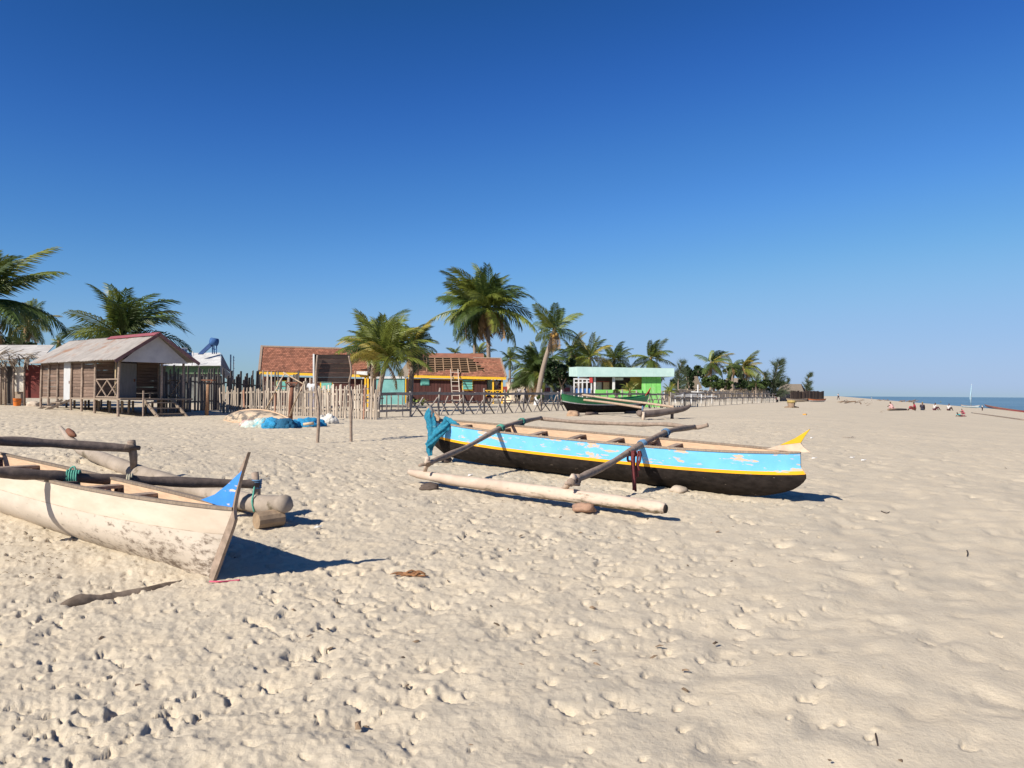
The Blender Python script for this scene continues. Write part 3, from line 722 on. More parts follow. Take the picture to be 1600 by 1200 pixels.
# porch railings
def xrail(l0, w0, l1, w1, n):
    a, b = S(l0, w0, SF + .85), S(l1, w1, SF + .85); MB().beam(a, b, .06, .05).build('handrail', POLE, sh)
    MB().beam(S(l0, w0, SF + .12), S(l1, w1, SF + .12), .05, .05).build('bottom_rail', POLE, sh)
    for i in range(n):
        for fl_ in (0, 1):
            u0, u1 = (i + fl_) / n, (i + 1 - fl_) / n
            off = Vector((0, 0, 0)) + (b - a).cross(UP).normalized() * (.015 if fl_ else -.015)
            MB().beam((a + (b - a) * u0) - UP * .73 + off, a + (b - a) * u1 - UP * .02 + off, .04, .03).build('brace', POLE, sh)
xrail(.08, 0, 2.1, 0, 2); xrail(.3, 2.7, 2.1, 2.7, 2)
MB().tube([S(.55, .1, SF), S(.55, .1, SE - .05)], .035, 6).build('post', LIGHTW, sh, True)
MB().box(S(1.0, 1.95, SF + .30), (.45, .7, .05), .7).build('porch_bench', WOOD, sh)
for dx, dw in ((.8, 1.65), (1.2, 2.25)): MB().box(S(dx, dw, SF + .14), (.06, .06, .28)).build('bench_leg', WOOD, sh)
# front steps and side ladder
for w in (.85, 2.05):
    MB().beam(S(-.35, w, SF), foot(-1.35, w + .12) + UP * .12, .06, .12).build('step_stringer', WOOD, sh)
for k in range(3):
    t = .15 + k * .32; p0 = S(-.35, .8, SF).lerp(foot(-1.35, .92) + UP * .12, t); p1 = S(-.35, 2.1, SF).lerp(foot(-1.35, 2.22) + UP * .12, t)
    MB().beam(p0, p1, .16, .04).build('step', WOOD, sh)
MB().tube([foot(-.6, .7), S(-.6, .7, 1.05)], .035, 6).build('newel_post', POLE, sh)
for l in (4.7, 5.5): MB().beam(S(l - .05, -.05, SF - .05), foot(l + .2, -.95) + UP * .12, .06, .10).build('step_stringer', WOOD, sh)
for k in range(2):
    t = .35 + k * .35; MB().beam(S(4.6, -.05, SF).lerp(foot(4.9, -.95) + UP * .12, t), S(5.6, -.05, SF).lerp(foot(5.8, -.95) + UP * .12, t), .14, .04).build('step', WOOD, sh)
for l in (1.1, 1.7, 2.9, 4.0, 5.4, 6.6, 7.5):
    for w in (.9, 1.9): MB().tube([foot(l, w), S(l, w, SF - .07)], .05, 6).build('stilt', WOOD, sh)

DRYSTRAW = mat('pale_straw', (.42, .34, .25), None, 9)
# --- neighbouring hut at the left edge
B0 = V(70, 39.0); hl = thing('beach_hut', 'low hut with white sheet roof and torn thatch at the left edge', 'hut', B0)
def W3(px, py, Y): return P(px, py, Y)
Yh = 39.5
GREYSHEET = mat('grey_white_sheet', (.50, .48, .46), (.36, .34, .33), 2.5, vary=.12, wear=(.27, .20, .15), wear_scale=1.2, wear_lo=.56, wear_hi=.7)
def panel(mb_name, px0, py0, px1, py1, Y, m, root, th=.05, dpx=0):
    return MB().slab([P(px0, py1, Y), P(px1, py1, Y), P(px1 + dpx, py0, Y), P(px0 + dpx, py0, Y)], th).build(mb_name, m, root)
for i, x in enumerate(range(-70, 20, 9)):
    panel('wall_board', x, 572, x + 8.6, 631, Yh + .02 * (i % 3), DARKBOARD if i % 2 else WOOD, hl)
panel('cloth_panel', 22, 573, 38, 612, Yh - .12, mat('dirty_white_cloth', (.62, .58, .52), (.42, .38, .33), 4), hl)
panel('wall_board', 21, 612, 39, 631, Yh, WOOD, hl)
panel('red_wall_panel', 39, 570, 66, 622, Yh - .1, mat('dull_red_wall', (.18, .040, .035), (.12, .032, .028), 4), hl)
for x in (-30, 2, 9, 22, 39): MB().tube([V(x, Yh - .25) - UP * .1, P(x - 1, 600, Yh - .25), P(x, 566, Yh - .25)], .05, 7, .08, rng).build('post', POLE, hl, True)
for i in range(6):
    x0, x1 = -70 + i * 24, -70 + i * 24 + 25
    k0, k1 = i / 6, (i + 1) / 6
    a, b = P(x0 - 8, 566 - 8 * k0, Yh - .7), P(x1 - 8, 566 - 8 * k1, Yh - .7); c_, d_ = P(x1 + 10, 539, Yh + 2.4), P(x0 + 10, 539, Yh + 2.4)
    MB().slab([a, b, c_, d_], .04).build('roof_sheet', GREYSHEET, hl)
for i in range(0):
    x = rng.uniform(-40, 48); y = rng.uniform(554, 566); Yv = Yh - .75 - rng.uniform(0, .25); q = P(x, y, Yv + rng.uniform(.0, .4))
    MB().prism([q, q + Vector((rng.uniform(.3, .7), -.05, rng.uniform(-.10, .15))), q + Vector((rng.uniform(.3, .7), -.2, -rng.uniform(.15, .4))), q + Vector((.05, -.18, -rng.uniform(.2, .5)))], (.01, .02, .01)).build('thatch_tuft', THATCH, hl)
for i in range(150):
    x = rng.uniform(-50, 50); y = rng.uniform(551, 567); Yv = Yh - .75 - rng.uniform(0, .3); q = P(x, y, Yv); a_ = rng.uniform(-.7, .7); l_ = rng.uniform(.4, 1.0)
    if rng.random() < .5: a_ = -1.2 + rng.uniform(-.5, .5)
    e_ = q + Vector((math.cos(a_) * l_, -.1, math.sin(a_) * l_ * .6)); MB().beam(q, e_, rng.uniform(.02, .05), .012).build('thatch_straw', (THATCH, DRYSTRAW, DARKREED)[i % 3], hl)
g_ = V(27, 38.6)
bk = thing('bucket', 'orange plastic bucket standing by the hut at the left edge', 'bucket', g_)
rows = [(.15, -.05), (.19, .36), (.20, .37), (.175, .36), (.14, 0)]
mb = MB(); mb.grid([[g_ + Vector((r_ * math.cos(w * PI / 8), r_ * math.sin(w * PI / 8), h)) for w in range(17)] for r_, h in rows]); mb.build('tub', mat('orange_plastic', (.62, .17, .03), None, 4, rough=.4), bk, True)
MB().tube(spline([g_ + Vector((-.19, 0, .34)), g_ + Vector((-.1, -.16, .24)), g_ + Vector((.1, -.16, .24)), g_ + Vector((.19, 0, .34))], 4), .01, 5).build('handle', RUST, bk, True)
for px, py, lb in ((52, 633, 'pale sand sack lying between the hut and the shack'),):
    rock('sand_sack', V(px, 38.2) + UP * .08, (.34, .22, .18), STONEW, lb, 'sack', 21)

# --- white and green building with solar water heater, behind the dark fence
wb = thing('sheet_roof_house', 'white sheet roofed house with green band behind the dark fence', 'house', V(300, 50))
Y = 50
panel('wall', 240, 583, 343, 640, Y + .3, mat('dim_house_wall', (.20, .21, .20), None, 3), wb, .2)
panel('green_band', 238, 570, 345, 584, Y + .1, mat('green_board', (.14, .22, .13), (.10, .17, .10), 3), wb, .08)
for i in range(5):
    x0 = 240 + i * 21; MB().slab([P(x0, 571, Y - .3), P(x0 + 21.3, 571, Y - .3), P(x0 + 20.3, 551 + (i % 2) * .3, Y + 2.0), P(x0 - 1, 551 + (i % 2) * .3, Y + 2.0)], .03).build('roof_sheet', WHITESHEET, wb)
MB().prism([P(345, 571, Y - .22), P(364, 588, Y + 2.2), P(364, 600, Y + 2.2), P(345, 584, Y - .2)], (.05, .05, 0)).build('side_gable', mat('grey_blue_sheet', (.24, .26, .29), None, 4), wb)
MB().prism([P(345.5, 571, Y - .2), P(346, 553, Y + 1.9), P(362, 584, Y + 4)], (.04, .02, 0)).build('side_gable', mat('grey_blue_sheet', (.24, .26, .29), None, 4), wb)
MB().tube([P(300, 571, Y - .5), P(301.5, 549, Y - .5)], .03, 6).build('white_pole', WHITESHEET, wb, True)
sp_ = thing('solar_array', 'dark solar panel on the white sheet roof', 'solar panel', P(281, 552, 51))
MB().slab([P(268, 552, 51), P(291, 552, 51), P(293, 543.5, 52), P(270, 543.5, 52)], .05).build('frame', mat('panel_frame', (.30, .32, .35), None, 4), sp_)
for i in range(6):
    x = 269.5 + i * 3.8; MB().slab([P(x, 551, 50.93), P(x + 3.2, 551, 50.93), P(x + 3.5, 544.6, 51.9), P(x + .3, 544.6, 51.9)], .02).build('cell_strip', mat('panel_glass', (.03, .04, .07), None, 4, rough=.25, spec=.5), sp_)
sw = thing('solar_water_heater', 'blue solar water heater with round tank on the white sheet roof', 'water heater', P(326, 552, 51))
MB().tube([P(329, 533, 51), P(340, 535, 51.3)], .24, 14).build('tank', BLUE, sw, True)
MB().slab([P(309, 553, 50.6), P(317, 553, 50.6), P(335, 536.5, 51.2), P(328, 535, 51.2)], .06).build('collector', mat('collector_blue', (.05, .09, .22), None, 6, rough=.3), sw)
for xa, xb in ((332, 332), (338, 338.5), (335, 334)): MB().tube([P(xa, 553, 51.2), P(xb, 537, 51.2)], .035, 6).build('leg', BLUE, sw, True)
MB().tube([P(331, 545, 51.2), P(339, 546, 51.2)], .025, 6).build('brace', BLUE, sw, True)
an = thing('antenna_mast', 'pair of thin grey masts standing beside the white roofed house', 'mast', V(362, 52))
MB().tube([V(360.5, 52), P(360.5, 554, 52)], .045, 7).build('pole', mat('mast_grey', (.36, .36, .36), None, 6), an, True)
MB().tube([V(365, 52), P(365, 556, 52)], .03, 7).build('pole', mat('mast_grey2', (.55, .54, .52), None, 6), an, True)
for k in range(5): MB().tube([P(364, 559 + k * 4.2, 52), P(367, 559 + k * 4.2, 52)], .012, 5).build('rung', mat('mast_grey', (.36, .36, .36), None, 6), an)

# --- tiled houses
def tile_field(root, a, b, c, d, nu, nv, m, keep=lambda u, v: True, name='roof_tiles', lift=.03):
    """a,b eave corners, d,c ridge corners; overlapping rows of tiles, one mesh"""
    n = (b - a).cross(d - a).normalized()
    if n.z < 0: n = -n
    mb = MB(); r_ = random.Random(5)
    for j in range(nv):
        for i in range(nu):
            off = .5 * (j % 2); u0, u1 = (i + off) / nu, min((i + off + .94) / nu, 1.0)
            if u0 >= 1: continue
            v0, v1 = j / nv, min((j + 1.25) / nv, 1)
            if not keep((u0 + u1) / 2, v0): continue
            h = lift + r_.uniform(0, .012); dz = r_.uniform(-.004, .004)
            p = [quadpt(a, b, c, d, u0, v0 + dz) + n * h, quadpt(a, b, c, d, u1, v0 + dz) + n * h, quadpt(a, b, c, d, u1, v1) + n * .004, quadpt(a, b, c, d, u0, v1) + n * .004]
            q = [x - n * .018 for x in p]
            mb.add(p + q, [(0, 1, 2, 3), (0, 4, 5, 1), (1, 5, 6, 2), (3, 7, 4, 0)])
    o = mb.build(name, m, root, kind='stuff'); return o
h1 = thing('tiled_house', 'house with long orange tiled roof and yellow fascia behind the picket fence', 'house', V(490, 55))
Y = 55
a, b, c_, d_ = P(405, 580, Y), P(576, 585, Y), P(574, 546, Y + 2.6), P(409, 541.5, Y + 2.6)
tile_field(h1, a, b, c_, d_, 46, 16, TILE)
MB().slab([a, b, c_, d_], .06).build('roof_deck', TILEEDGE, h1)
ab, bb_ = a + Vector((0, 5.2, 0)), b + Vector((0, 5.2, 0)); MB().slab([bb_, ab, d_, c_], .06).build('roof_deck', TILEEDGE, h1)
MB().beam(d_ + UP * .03, c_ + UP * .03, .22, .10).build('ridge_tiles', TILEEDGE, h1)
for p, q in ((a, d_), (b, c_)): MB().beam(p + UP * .06, q + UP * .06, .16, .08).build('verge', TILEEDGE, h1)
MB().beam(a - UP * .10 + Vector((0, .05, 0)), b - UP * .10 + Vector((0, .05, 0)), .05, .22).build('fascia', YELLOW, h1)
wl_, wr_ = P(410, 588, Y + .5), P(572, 592, Y + .5)
def wallbox(root, p, q, depth, zb, m, name='wall'):
    p = Vector((p.x, p.y, p.z)); q = Vector((q.x, q.y, q.z))
    a0, b0 = Vector((p.x, p.y, zb)), Vector((q.x, q.y, zb)); dv = Vector((0, depth, 0))
    return MB().hexa([a0, b0, b0 + dv, a0 + dv, p, q, q + dv, p + dv]).build(name, m, root)
wallbox(h1, wl_, wr_, 4.2, .3, MAROON)
for x in (571, 575): MB().beam(V(x, Y), P(x, 588, Y), .12, .12).build('porch_post', YELLOW, h1)
MB().slab([P(557, 584, Y - .3), P(574, 586, Y - .3), P(574, 580, Y), P(557, 580, Y)], .03).build('gutter_sheet', WHITESHEET, h1)
for x0, x1 in ((430, 448), (500, 520)):
    w_ = MB().slab([P(x0, 612, Y + .45), P(x1, 612, Y + .45), P(x1, 594, Y + .45), P(x0, 594, Y + .45)], .06).build('window', YELLOW, h1)
    MB().slab([P(x0 + 2, 610, Y + .40), P(x1 - 2, 610, Y + .40), P(x1 - 2, 596, Y + .40), P(x0 + 2, 596, Y + .40)], .03).build('shutter', TEAL, w_)

h2 = thing('tiled_house', 'maroon house with half stripped tiled roof and ladder against its wall', 'house', V(710, 75))
Y = 75
a, b, c_, d_ = P(638, 586, Y), P(791, 589.5, Y), P(782, 560, Y + 2.2), P(640, 557.5, Y + 2.2)
def bare(u, v):
    e = .80 - .16 * (v * v) + .03 * math.sin(v * 40)
    return u > e or v < .18 + .06 * math.sin(u * 19) * (u > .1) or (u < .02)
tile_field(h2, a, b, c_, d_, 46, 13, TILE, bare)
n2 = (b - a).cross(d_ - a).normalized(); n2 = n2 if n2.z > 0 else -n2
for j in range(10):
    v = .10 + .88 * j / 9; p, q = quadpt(a, b, c_, d_, .01, v), quadpt(a, b, c_, d_, .985, v); MB().beam(p + n2 * .0, q + n2 * .0, .05, .04).build('batten', mat('batten_wood', (.42, .27, .17), None, 6), h2)
for i in range(12):
    u = .01 + .975 * i / 11; p, q = quadpt(a, b, c_, d_, u, 0), quadpt(a, b, c_, d_, u, 1); MB().beam(p - n2 * .07, q - n2 * .07, .07, .10).build('rafter', mat('batten_wood', (.42, .27, .17), None, 6), h2)
ab, bb_ = a + Vector((0, 4.4, 0)), b + Vector((0, 4.4, 0)); MB().slab([bb_, ab, d_, c_], .05).build('back_roof', mat('shaded_underside_wood', (.05, .032, .025), None, 5), h2)  # near-black colour paints in the shade under the stripped roof
MB().slab([P(646, 558, Y + 3), P(756, 559, Y + 3), P(755, 552.5, Y + 4.5), P(657, 551.5, Y + 4.5)], .05).build('rear_roof', TILE, h2)
MB().prism([P(756, 559, Y + 3), P(755, 552.5, Y + 4.5), P(756, 562, Y + 5.5)], (.06, 0, 0)).build('rear_gable', TILEEDGE, h2)
MB().beam(b + UP * .05, c_ + UP * .05, .16, .08).build('verge', TILEEDGE, h2)
MB().beam(d_.lerp(c_, .7) + UP * .03, c_ + UP * .03, .2, .08).build('ridge_tiles', TILEEDGE, h2)
MB().beam(a - UP * .12, b - UP * .12, .05, .24).build('fascia', YELLOW, h2)
wl_, wr_ = P(636, 591, Y + .5), P(761, 593, Y + .5)
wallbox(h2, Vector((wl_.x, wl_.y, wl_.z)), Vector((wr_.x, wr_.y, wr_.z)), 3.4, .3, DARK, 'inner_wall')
for i in range(26):
    u0, u1 = i / 26, (i + .93) / 26; p, q = wl_.lerp(wr_, u0), wl_.lerp(wr_, u1)
    MB().slab([Vector((p.x, p.y - .05, .45)), Vector((q.x, q.y - .05, .45)), Vector((q.x, q.y - .05, q.z - .05)), Vector((p.x, p.y - .05, p.z - .05))], .03).build('wall_board', MAROON, h2)
p, q = P(638, 592, Y + .38), P(758, 594.5, Y + .38); MB().beam(p, q, .04, .07).build('yellow_trim', YELLOW, h2)
for x0, y0, x1, y1, fr in ((658, 592, 670, 601, False), (723, 593, 738, 609, True)):
    w_ = MB().slab([P(x0 - 1, y1 + 1, Y + .40), P(x1 + 1, y1 + 1, Y + .40), P(x1 + 1, y0 - 1, Y + .40), P(x0 - 1, y0 - 1, Y + .40)], .05).build('window', YELLOW if fr else TEAL, h2)
    for k in range(4):
        ya, yb = y0 + (y1 - y0) * k / 4, y0 + (y1 - y0) * (k + .8) / 4
        MB().slab([P(x0, yb, Y + .32), P(x1, yb, Y + .32), P(x1, ya, Y + .28), P(x0, ya, Y + .28)], .03).build('louvre', TEAL, w_)
panel('porch_wall', 762, 594, 769, 615, Y + 1.2, mat('pale_mint_panel', (.46, .66, .60), None, 4), h2, .05)
panel('porch_back_wall', 769, 594, 786, 615, Y + 2.5, MAROON, h2, .05)
for x in (770.5, 784.5): MB().beam(V(x, Y + .3), P(x, 593, Y + .3), .16, .16).build('porch_post', YELLOW, h2)
MB().slab([P(758, 621, Y + .1), P(790, 621, Y + .1), P(790, 619, Y + 2.5), P(758, 619, Y + 2.5)], .1).build('porch_deck', MAROON, h2)
for xa, ya, xb, yb in ((759, 610, 769, 619), (769, 610, 759, 619), (772, 610, 783, 619), (783, 610, 772, 619)): MB().beam(P(xa, ya, Y + .28), P(xb, yb, Y + .30 + (.04 if xa > xb else 0)), .06, .06).build('porch_brace', YELLOW, h2)
MB().beam(P(758, 610, Y + .3), P(785, 610, Y + .3), .06, .07).build('porch_rail', YELLOW, h2)
MB().beam(P(786, 611, Y + .3), P(796, 621, Y - .2), .06, .10).build('stair_rail', mat('dark_green_rail', (.03, .08, .05), None, 4), h2)
# lean-to end at the left, in the palms' shade
wallbox(h2, P(621, 592, Y + 1), P(636, 592, Y + 1), 2.5, .4, MAROON, 'lean_to_wall')
MB().slab([P(618, 591, Y + .6), P(639, 588, Y + .6), P(645, 560, Y + 3), P(640, 560, Y + 3)], .08).build('lean_to_roof', THATCH, h2)
for xa in (624, 634): MB().beam(V(xa, Y + .7), P(xa, 590, Y + .7), .1, .1).build('lean_to_post', YELLOW, h2)
ld_ = thing('ladder', 'pale wooden ladder leaning on the stripped tiled roof', 'ladder', V(712, 73))
PALEW = mat('pale_ladder_wood', (.50, .43, .36), None, 8)
la0, la1, lb0, lb1 = V(707, 73.0), P(704, 577, 75.2), V(719, 73.0), P(715.5, 577, 75.2)
MB().beam(la0, la1, .07, .09).build('rail', PALEW, ld_); MB().beam(lb0, lb1, .07, .09).build('rail', PALEW, ld_)
for k in range(7): t = .1 + k * .135; MB().beam(la0.lerp(la1, t), lb0.lerp(lb1, t), .05, .06).build('rung', PALEW, ld_)

# --- teal garden wall
tw = thing('garden_wall', 'low teal concrete wall with white coping between the tiled houses', 'wall', V(600, 66))
panel('wall_face', 568, 591, 632, 635, 66, TEALWALL, tw, .25); panel('coping', 566, 588, 633, 591.5, 65.9, WHITESHEET, tw, .4)

# --- cream building with red panels
cb = thing('arcade_building', 'cream veranda building with dark red panels behind the leaning palm', 'building', V(850, 92))
Y = 92
panel('back_wall', 790, 597, 925, 640, Y + 2.2, mat('dull_cream', (.50, .42, .33), None, 3), cb, .1)
panel('veranda_roof', 850, 593, 925, 599, Y, mat('brown_roof_sheet', (.20, .13, .10), None, 3), cb, .2)
panel('base_wall', 858, 613, 925, 640, Y - .1, TEALWALL, cb, .2)
panel('ledge', 858, 610.5, 925, 613.5, Y - .15, CREAM, cb, .2)
for x in (862, 878, 893, 908):
    MB().slab([P(x - 2, 640, Y - .2), P(x + 2, 640, Y - .2), P(x + 2, 598, Y - .2), P(x - 2, 598, Y - .2)], .3).build('pillar', CREAM, cb)
for x0, x1 in ((844, 859.5), (864.5, 875.5), (880.5, 890.5), (895.5, 905.5), (910, 920)):
    rp_ = panel('red_panel', x0, 605.5, x1, 612, Y - .18, REDPANEL, cb, .06)
    k = int((x1 - x0) / 3)
    for i in range(k): panel('slat', x0 + .4 + i * 3, 606, x0 + 1.6 + i * 3, 611.6, Y - .26, mat('slat_pink', (.42, .16, .14), None, 5), rp_, .04)
gt = thing('gate_pillars', 'two cream gate pillars joined by a thin red bar', 'gate', V(814, 86))
for x0, x1 in ((793, 799), (830, 837)): panel('pillar', x0, 591, x1, 640, 86, CREAM, gt, .5)
MB().tube([P(797, 591, 86.2), P(832, 591, 86.2)], .05, 6).build('bar', mat('red_bar', (.40, .03, .03), None, 4), gt)
for x0, x1 in ((786, 792.5),): panel('red_panel', x0, 604, x1, 613, 86.2, REDPANEL, gt, .1)
panel('low_wall', 784, 613, 793, 640, 86.2, CREAM, gt, .2)

# --- green pavilion with flat mint roof
gp = thing('green_pavilion', 'bright green pavilion with flat pale mint roof slab', 'pavilion', V(970, 62))
Y = 62
rf0, rf1 = P(902, 588.5, Y), P(1053.5, 588.5, Y); top_l, top_r = P(902, 573, Y), P(1053.5, 575.5, Y)
dv = Vector((-.3, 6, 0)); lf, lt = P(889, 588, Y + 3.5), P(889, 574, Y + 3.5)
MB().hexa([rf0, rf1, rf1 + dv, lf, top_l, top_r, top_r + dv, lt]).build('roof_slab', MINT, gp)
zb = .5
def pw(x0, x1, y0, Yw, m, name, y1=None, th=.12): 
    q0, q1 = P(x0, y0, Yw), P(x1, y0, Yw); b0, b1 = (Vector((q0.x, q0.y, zb)), Vector((q1.x, q1.y, zb))) if y1 is None else (P(x0, y1, Yw), P(x1, y1, Yw))
    return MB().slab([b0, b1, q1, q0], th).build(name, m, gp)
for i in range(4): pw(1003 + i * 7.6, 1003 + i * 7.6 + 7.3, 589, Y + .5, GREEN, 'wall_panel')
pw(985, 1003, 589, Y + 1.2, mat('ochre_panel', (.50, .36, .08), None, 3), 'side_panel')
pw(930, 1003, 609, Y + .35, GREEN, 'parapet')
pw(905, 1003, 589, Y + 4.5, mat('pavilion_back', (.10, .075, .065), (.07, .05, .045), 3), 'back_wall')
for x0, x1 in ((928, 931), (957, 961)): pw(x0, x1, 589, Y + .4, WHITESHEET, 'column')
pw(961, 974, 590, Y + 1.0, mat('pale_panel', (.62, .64, .60), None, 3), 'side_panel', 594); pw(962, 973, 595, Y + 1.0, DARK, 'shaded_opening', 609)  # dark sheet stands in for the shade inside the opening
pw(932, 940, 597, Y + 2.0, mat('white_menu', (.58, .56, .52), None, 9), 'notice_board', 609, .05); pw(943, 952, 597, Y + 2.0, mat('peach_board', (.72, .50, .30), None, 9), 'notice_board', 609, .05)
pw(932, 952, 595.5, Y + 1.9, REDPANEL, 'notice_header', 597, .05)
ks = thing('kiosk_frame', 'open kiosk of white posts with blue panels beside the green pavilion', 'kiosk', V(910, 60))
for x in (897, 904, 910, 917, 924): MB().beam(V(x, 60), P(x, 592, 60), .10, .10).build('post', WHITESHEET, ks)
MB().beam(P(896, 592, 60), P(925, 593, 60), .12, .1).build('top_beam', WHITESHEET, ks); MB().beam(P(896, 598, 61), P(925, 597, 61), .1, .08).build('top_beam', WHITESHEET, ks)
for x0, x1 in ((898, 903), (905, 909), (911.5, 916), (918, 923.5)): panel('blue_panel', x0, 607, x1, 617, 60.05, BLUE, ks, .05)
tri = panel('red_pennant', 921, 590, 926, 598, 59.9, mat('red_pennant', (.45, .05, .05), None, 3), ks, .03)
#@@PART4

# ------------------------------------------------------------------ fences
def line_points(path, step):
    out = []; carry = 0.0
    for p, q in zip(path[:-1], path[1:]):
        d = (q - p).xy.length; s = carry
        while s < d:
            x, y = p.x + (q.x - p.x) * s / d, p.y + (q.y - p.y) * s / d
            out.append((Vector((x, y, gz(x, y))), (q - p).normalized())); s += step
        carry = s - d
    return out
def picket_fence(name, label, path, step, h, hv, w, m, seed, rails, rail_m, lean=.06, skip=0, mats2=None):
    r_ = random.Random(seed); f = thing(name, label, 'fence', path[0])
    for i, (p, d) in enumerate(line_points(path, step)):
        if r_.random() < skip: continue
        n = Vector((-d.y, d.x, 0)); hh = h * r_.uniform(1 - hv, 1 + hv); ww = w * r_.uniform(.6, 1.35)
        a = p + d * r_.uniform(-.3, .3) * step - UP * .12 + n * r_.uniform(-.02, .02); l = d * r_.uniform(-lean, lean) * hh + n * r_.uniform(-.03, .03)
        b = a + UP * hh + l; s = d * ww / 2; t = n * .014
        tip = r_.uniform(.0, .05)
        mb = MB().hexa([a - s - t, a + s - t, a + s + t, a - s + t, b - s - t - UP * tip, b + s - t, b + s + t, b - s + t - UP * tip])
        mm = m
        if mats2 and r_.random() < mats2[1]: mm = mats2[0]
        mb.build('picket', mm, f)
    for rh in rails:
        for p, q in zip(path[:-1], path[1:]):
            k = max(2, int((q - p).length / 2.5)); prev = None
            for i in range(k + 1):
                x = p.lerp(q, i / k); x = Vector((x.x, x.y, gz(x.x, x.y) + rh + r_.uniform(-.05, .05))) + Vector((-(q - p).y, (q - p).x, 0)).normalized() * .035
                if prev is not None: MB().beam(prev, x, .03, .07).build('rail', rail_m, f)
                prev = x
    return f
picket_fence('picket_fence', 'pale grey picket fence of uneven slats behind the blackboard', [V(345, 37.5), V(400, 36.3), V(462, 35.0), V(505, 33.3), V(592, 31.6)], .135, 1.32, .12, .07, GREYPICKET, 3, (.35, 1.0), GREYPICKET, skip=.04, mats2=(mat('reddish_picket', (.36, .19, .13), None, 7), .09))
picket_fence('board_fence', 'tall dark ragged board fence running back from the shack', [V(250, 33.6), V(300, 38.0), V(352, 42.5), V(412, 46.0)], .17, 2.05, .14, .15, DARKBOARD, 4, (.5, 1.4), DARKBOARD, .05, .05)
picket_fence('board_fence', 'dark board fence with jagged tops below the orange tiled roof', [V(408, 45.0), V(440, 43.0), V(486, 41.5)], .18, 2.0, .16, .14, DARKBOARD, 6, (.5, 1.3), DARKBOARD, .06, .06, mats2=(GREYPICKET, .25))
picket_fence('picket_fence', 'far white topped picket fence seen under the blackboard', [V(484, 44.5), V(560, 43.5), V(575, 43.0)], .17, 1.55, .04, .08, mat('whitish_picket', (.56, .50, .43), (.42, .37, .31), 6, (1, 1, .3), vary=.2), 7, (.5, 1.2), GREYPICKET, .02)
picket_fence('stick_fence', 'row of tall thin sticks at the right end of the pale picket fence', [V(555, 33.2), V(600, 35.0)], .34, 1.75, .22, .055, mat('tan_stick', (.46, .35, .24), None, 7), 8, (.8,), GREYPICKET, .05)
# rail fence with crossed braces
FENCEW = mat('fence_pole', (.30, .262, .235), (.20, .172, .155), 7, bump=.3, vary=.28)
xf = thing('rail_fence', 'grey rail fence of crossed poles in front of the maroon house', 'fence', V(600, 34.5))
path = [V(592, 34.0), V(680, 37.0), V(780, 42.0), V(885, 48.5), V(1000, 56), V(1048, 60)]
r_ = random.Random(9)
pts = line_points(path, 1.0)
for i, (p, d) in enumerate(pts):
    n = Vector((-d.y, d.x, 0))
    if i % 2 == 0: MB().tube([p - UP * .2, p + UP * .6 + n * r_.uniform(-.02, .02) + d * r_.uniform(-.05, .05), p + UP * (1.12 + r_.uniform(-.05, .25)) + d * r_.uniform(-.08, .08)], .05, 7, .1, r_).build('post', FENCEW, xf, True)
    if i + 1 < len(pts):
        q = pts[i + 1][0]
        MB().beam(p + UP * (1.02 + r_.uniform(-.02, .02)) - n * .05, q + UP * (1.02 + r_.uniform(-.02, .02)) - n * .05, .06, .13).build('top_rail', FENCEW, xf)
        if i > 1:
            u0 = r_.uniform(-.08, .25); u1 = r_.uniform(.75, 1.08)
            MB().beam(p.lerp(q, u0) - UP * .05 + n * .04, p.lerp(q, u1) + UP * r_.uniform(.66, .95) + n * .04, .05, .05).build('brace', FENCEW, xf)
            MB().beam(p.lerp(q, u1) - UP * .05 - n * .02, p.lerp(q, u0) + UP * r_.uniform(.66, .95) - n * .02, .05, .05).build('brace', FENCEW, xf)
            MB().beam(p + UP * (.62 + r_.uniform(-.05, .05)) + n * .09, q + UP * (.62 + r_.uniform(-.05, .05)) + n * .09, .04, .05).build('mid_rail', FENCEW, xf)
        else:
            MB().beam(p + UP * .28 - n * .04, q + UP * .30 - n * .04, .05, .10).build('low_rail', FENCEW, xf)
            for k in range(3):
                t = .2 + .28 * k; w = p.lerp(q, t); MB().beam(w + UP * (.28 if k != 1 else .0), w + UP * 1.06, .05, .05).build('upright', FENCEW, xf)
# white stick fence to the right
WSTICK = mat('whitewashed_stick', (.50, .46, .41), (.36, .33, .29), 7, vary=.25)
sf = thing('stick_fence', 'low fence of whitewashed sticks with dark rails leading to the red cloth', 'fence', V(1052, 58))
path = [V(1048, 60.5), V(1090, 66), V(1150, 83), V(1218, 112)]
pts = line_points(path, .58)
for i, (p, d) in enumerate(pts[:290]):
    MB().beam(p - UP * .1, p + UP * r_.uniform(.62, .78) + d * r_.uniform(-.14, .14), .05, .05).build('picket', WSTICK, sf)
pts2 = line_points(path, 3.2)
for (p, d), (q, e) in zip(pts2[:-1], pts2[1:]):
    for hh in (1.12, .70):
        MB().tube(spline([p + UP * (hh + r_.uniform(-.05, .05)), p.lerp(q, .5) + UP * (hh + r_.uniform(-.08, .06)), q + UP * (hh + r_.uniform(-.05, .05))], 3), .055, 6).build('rail', FENCEW, sf, True)
    MB().tube([p - UP * .1, p + UP * 1.18], .05, 6).build('post', FENCEW, sf, True)

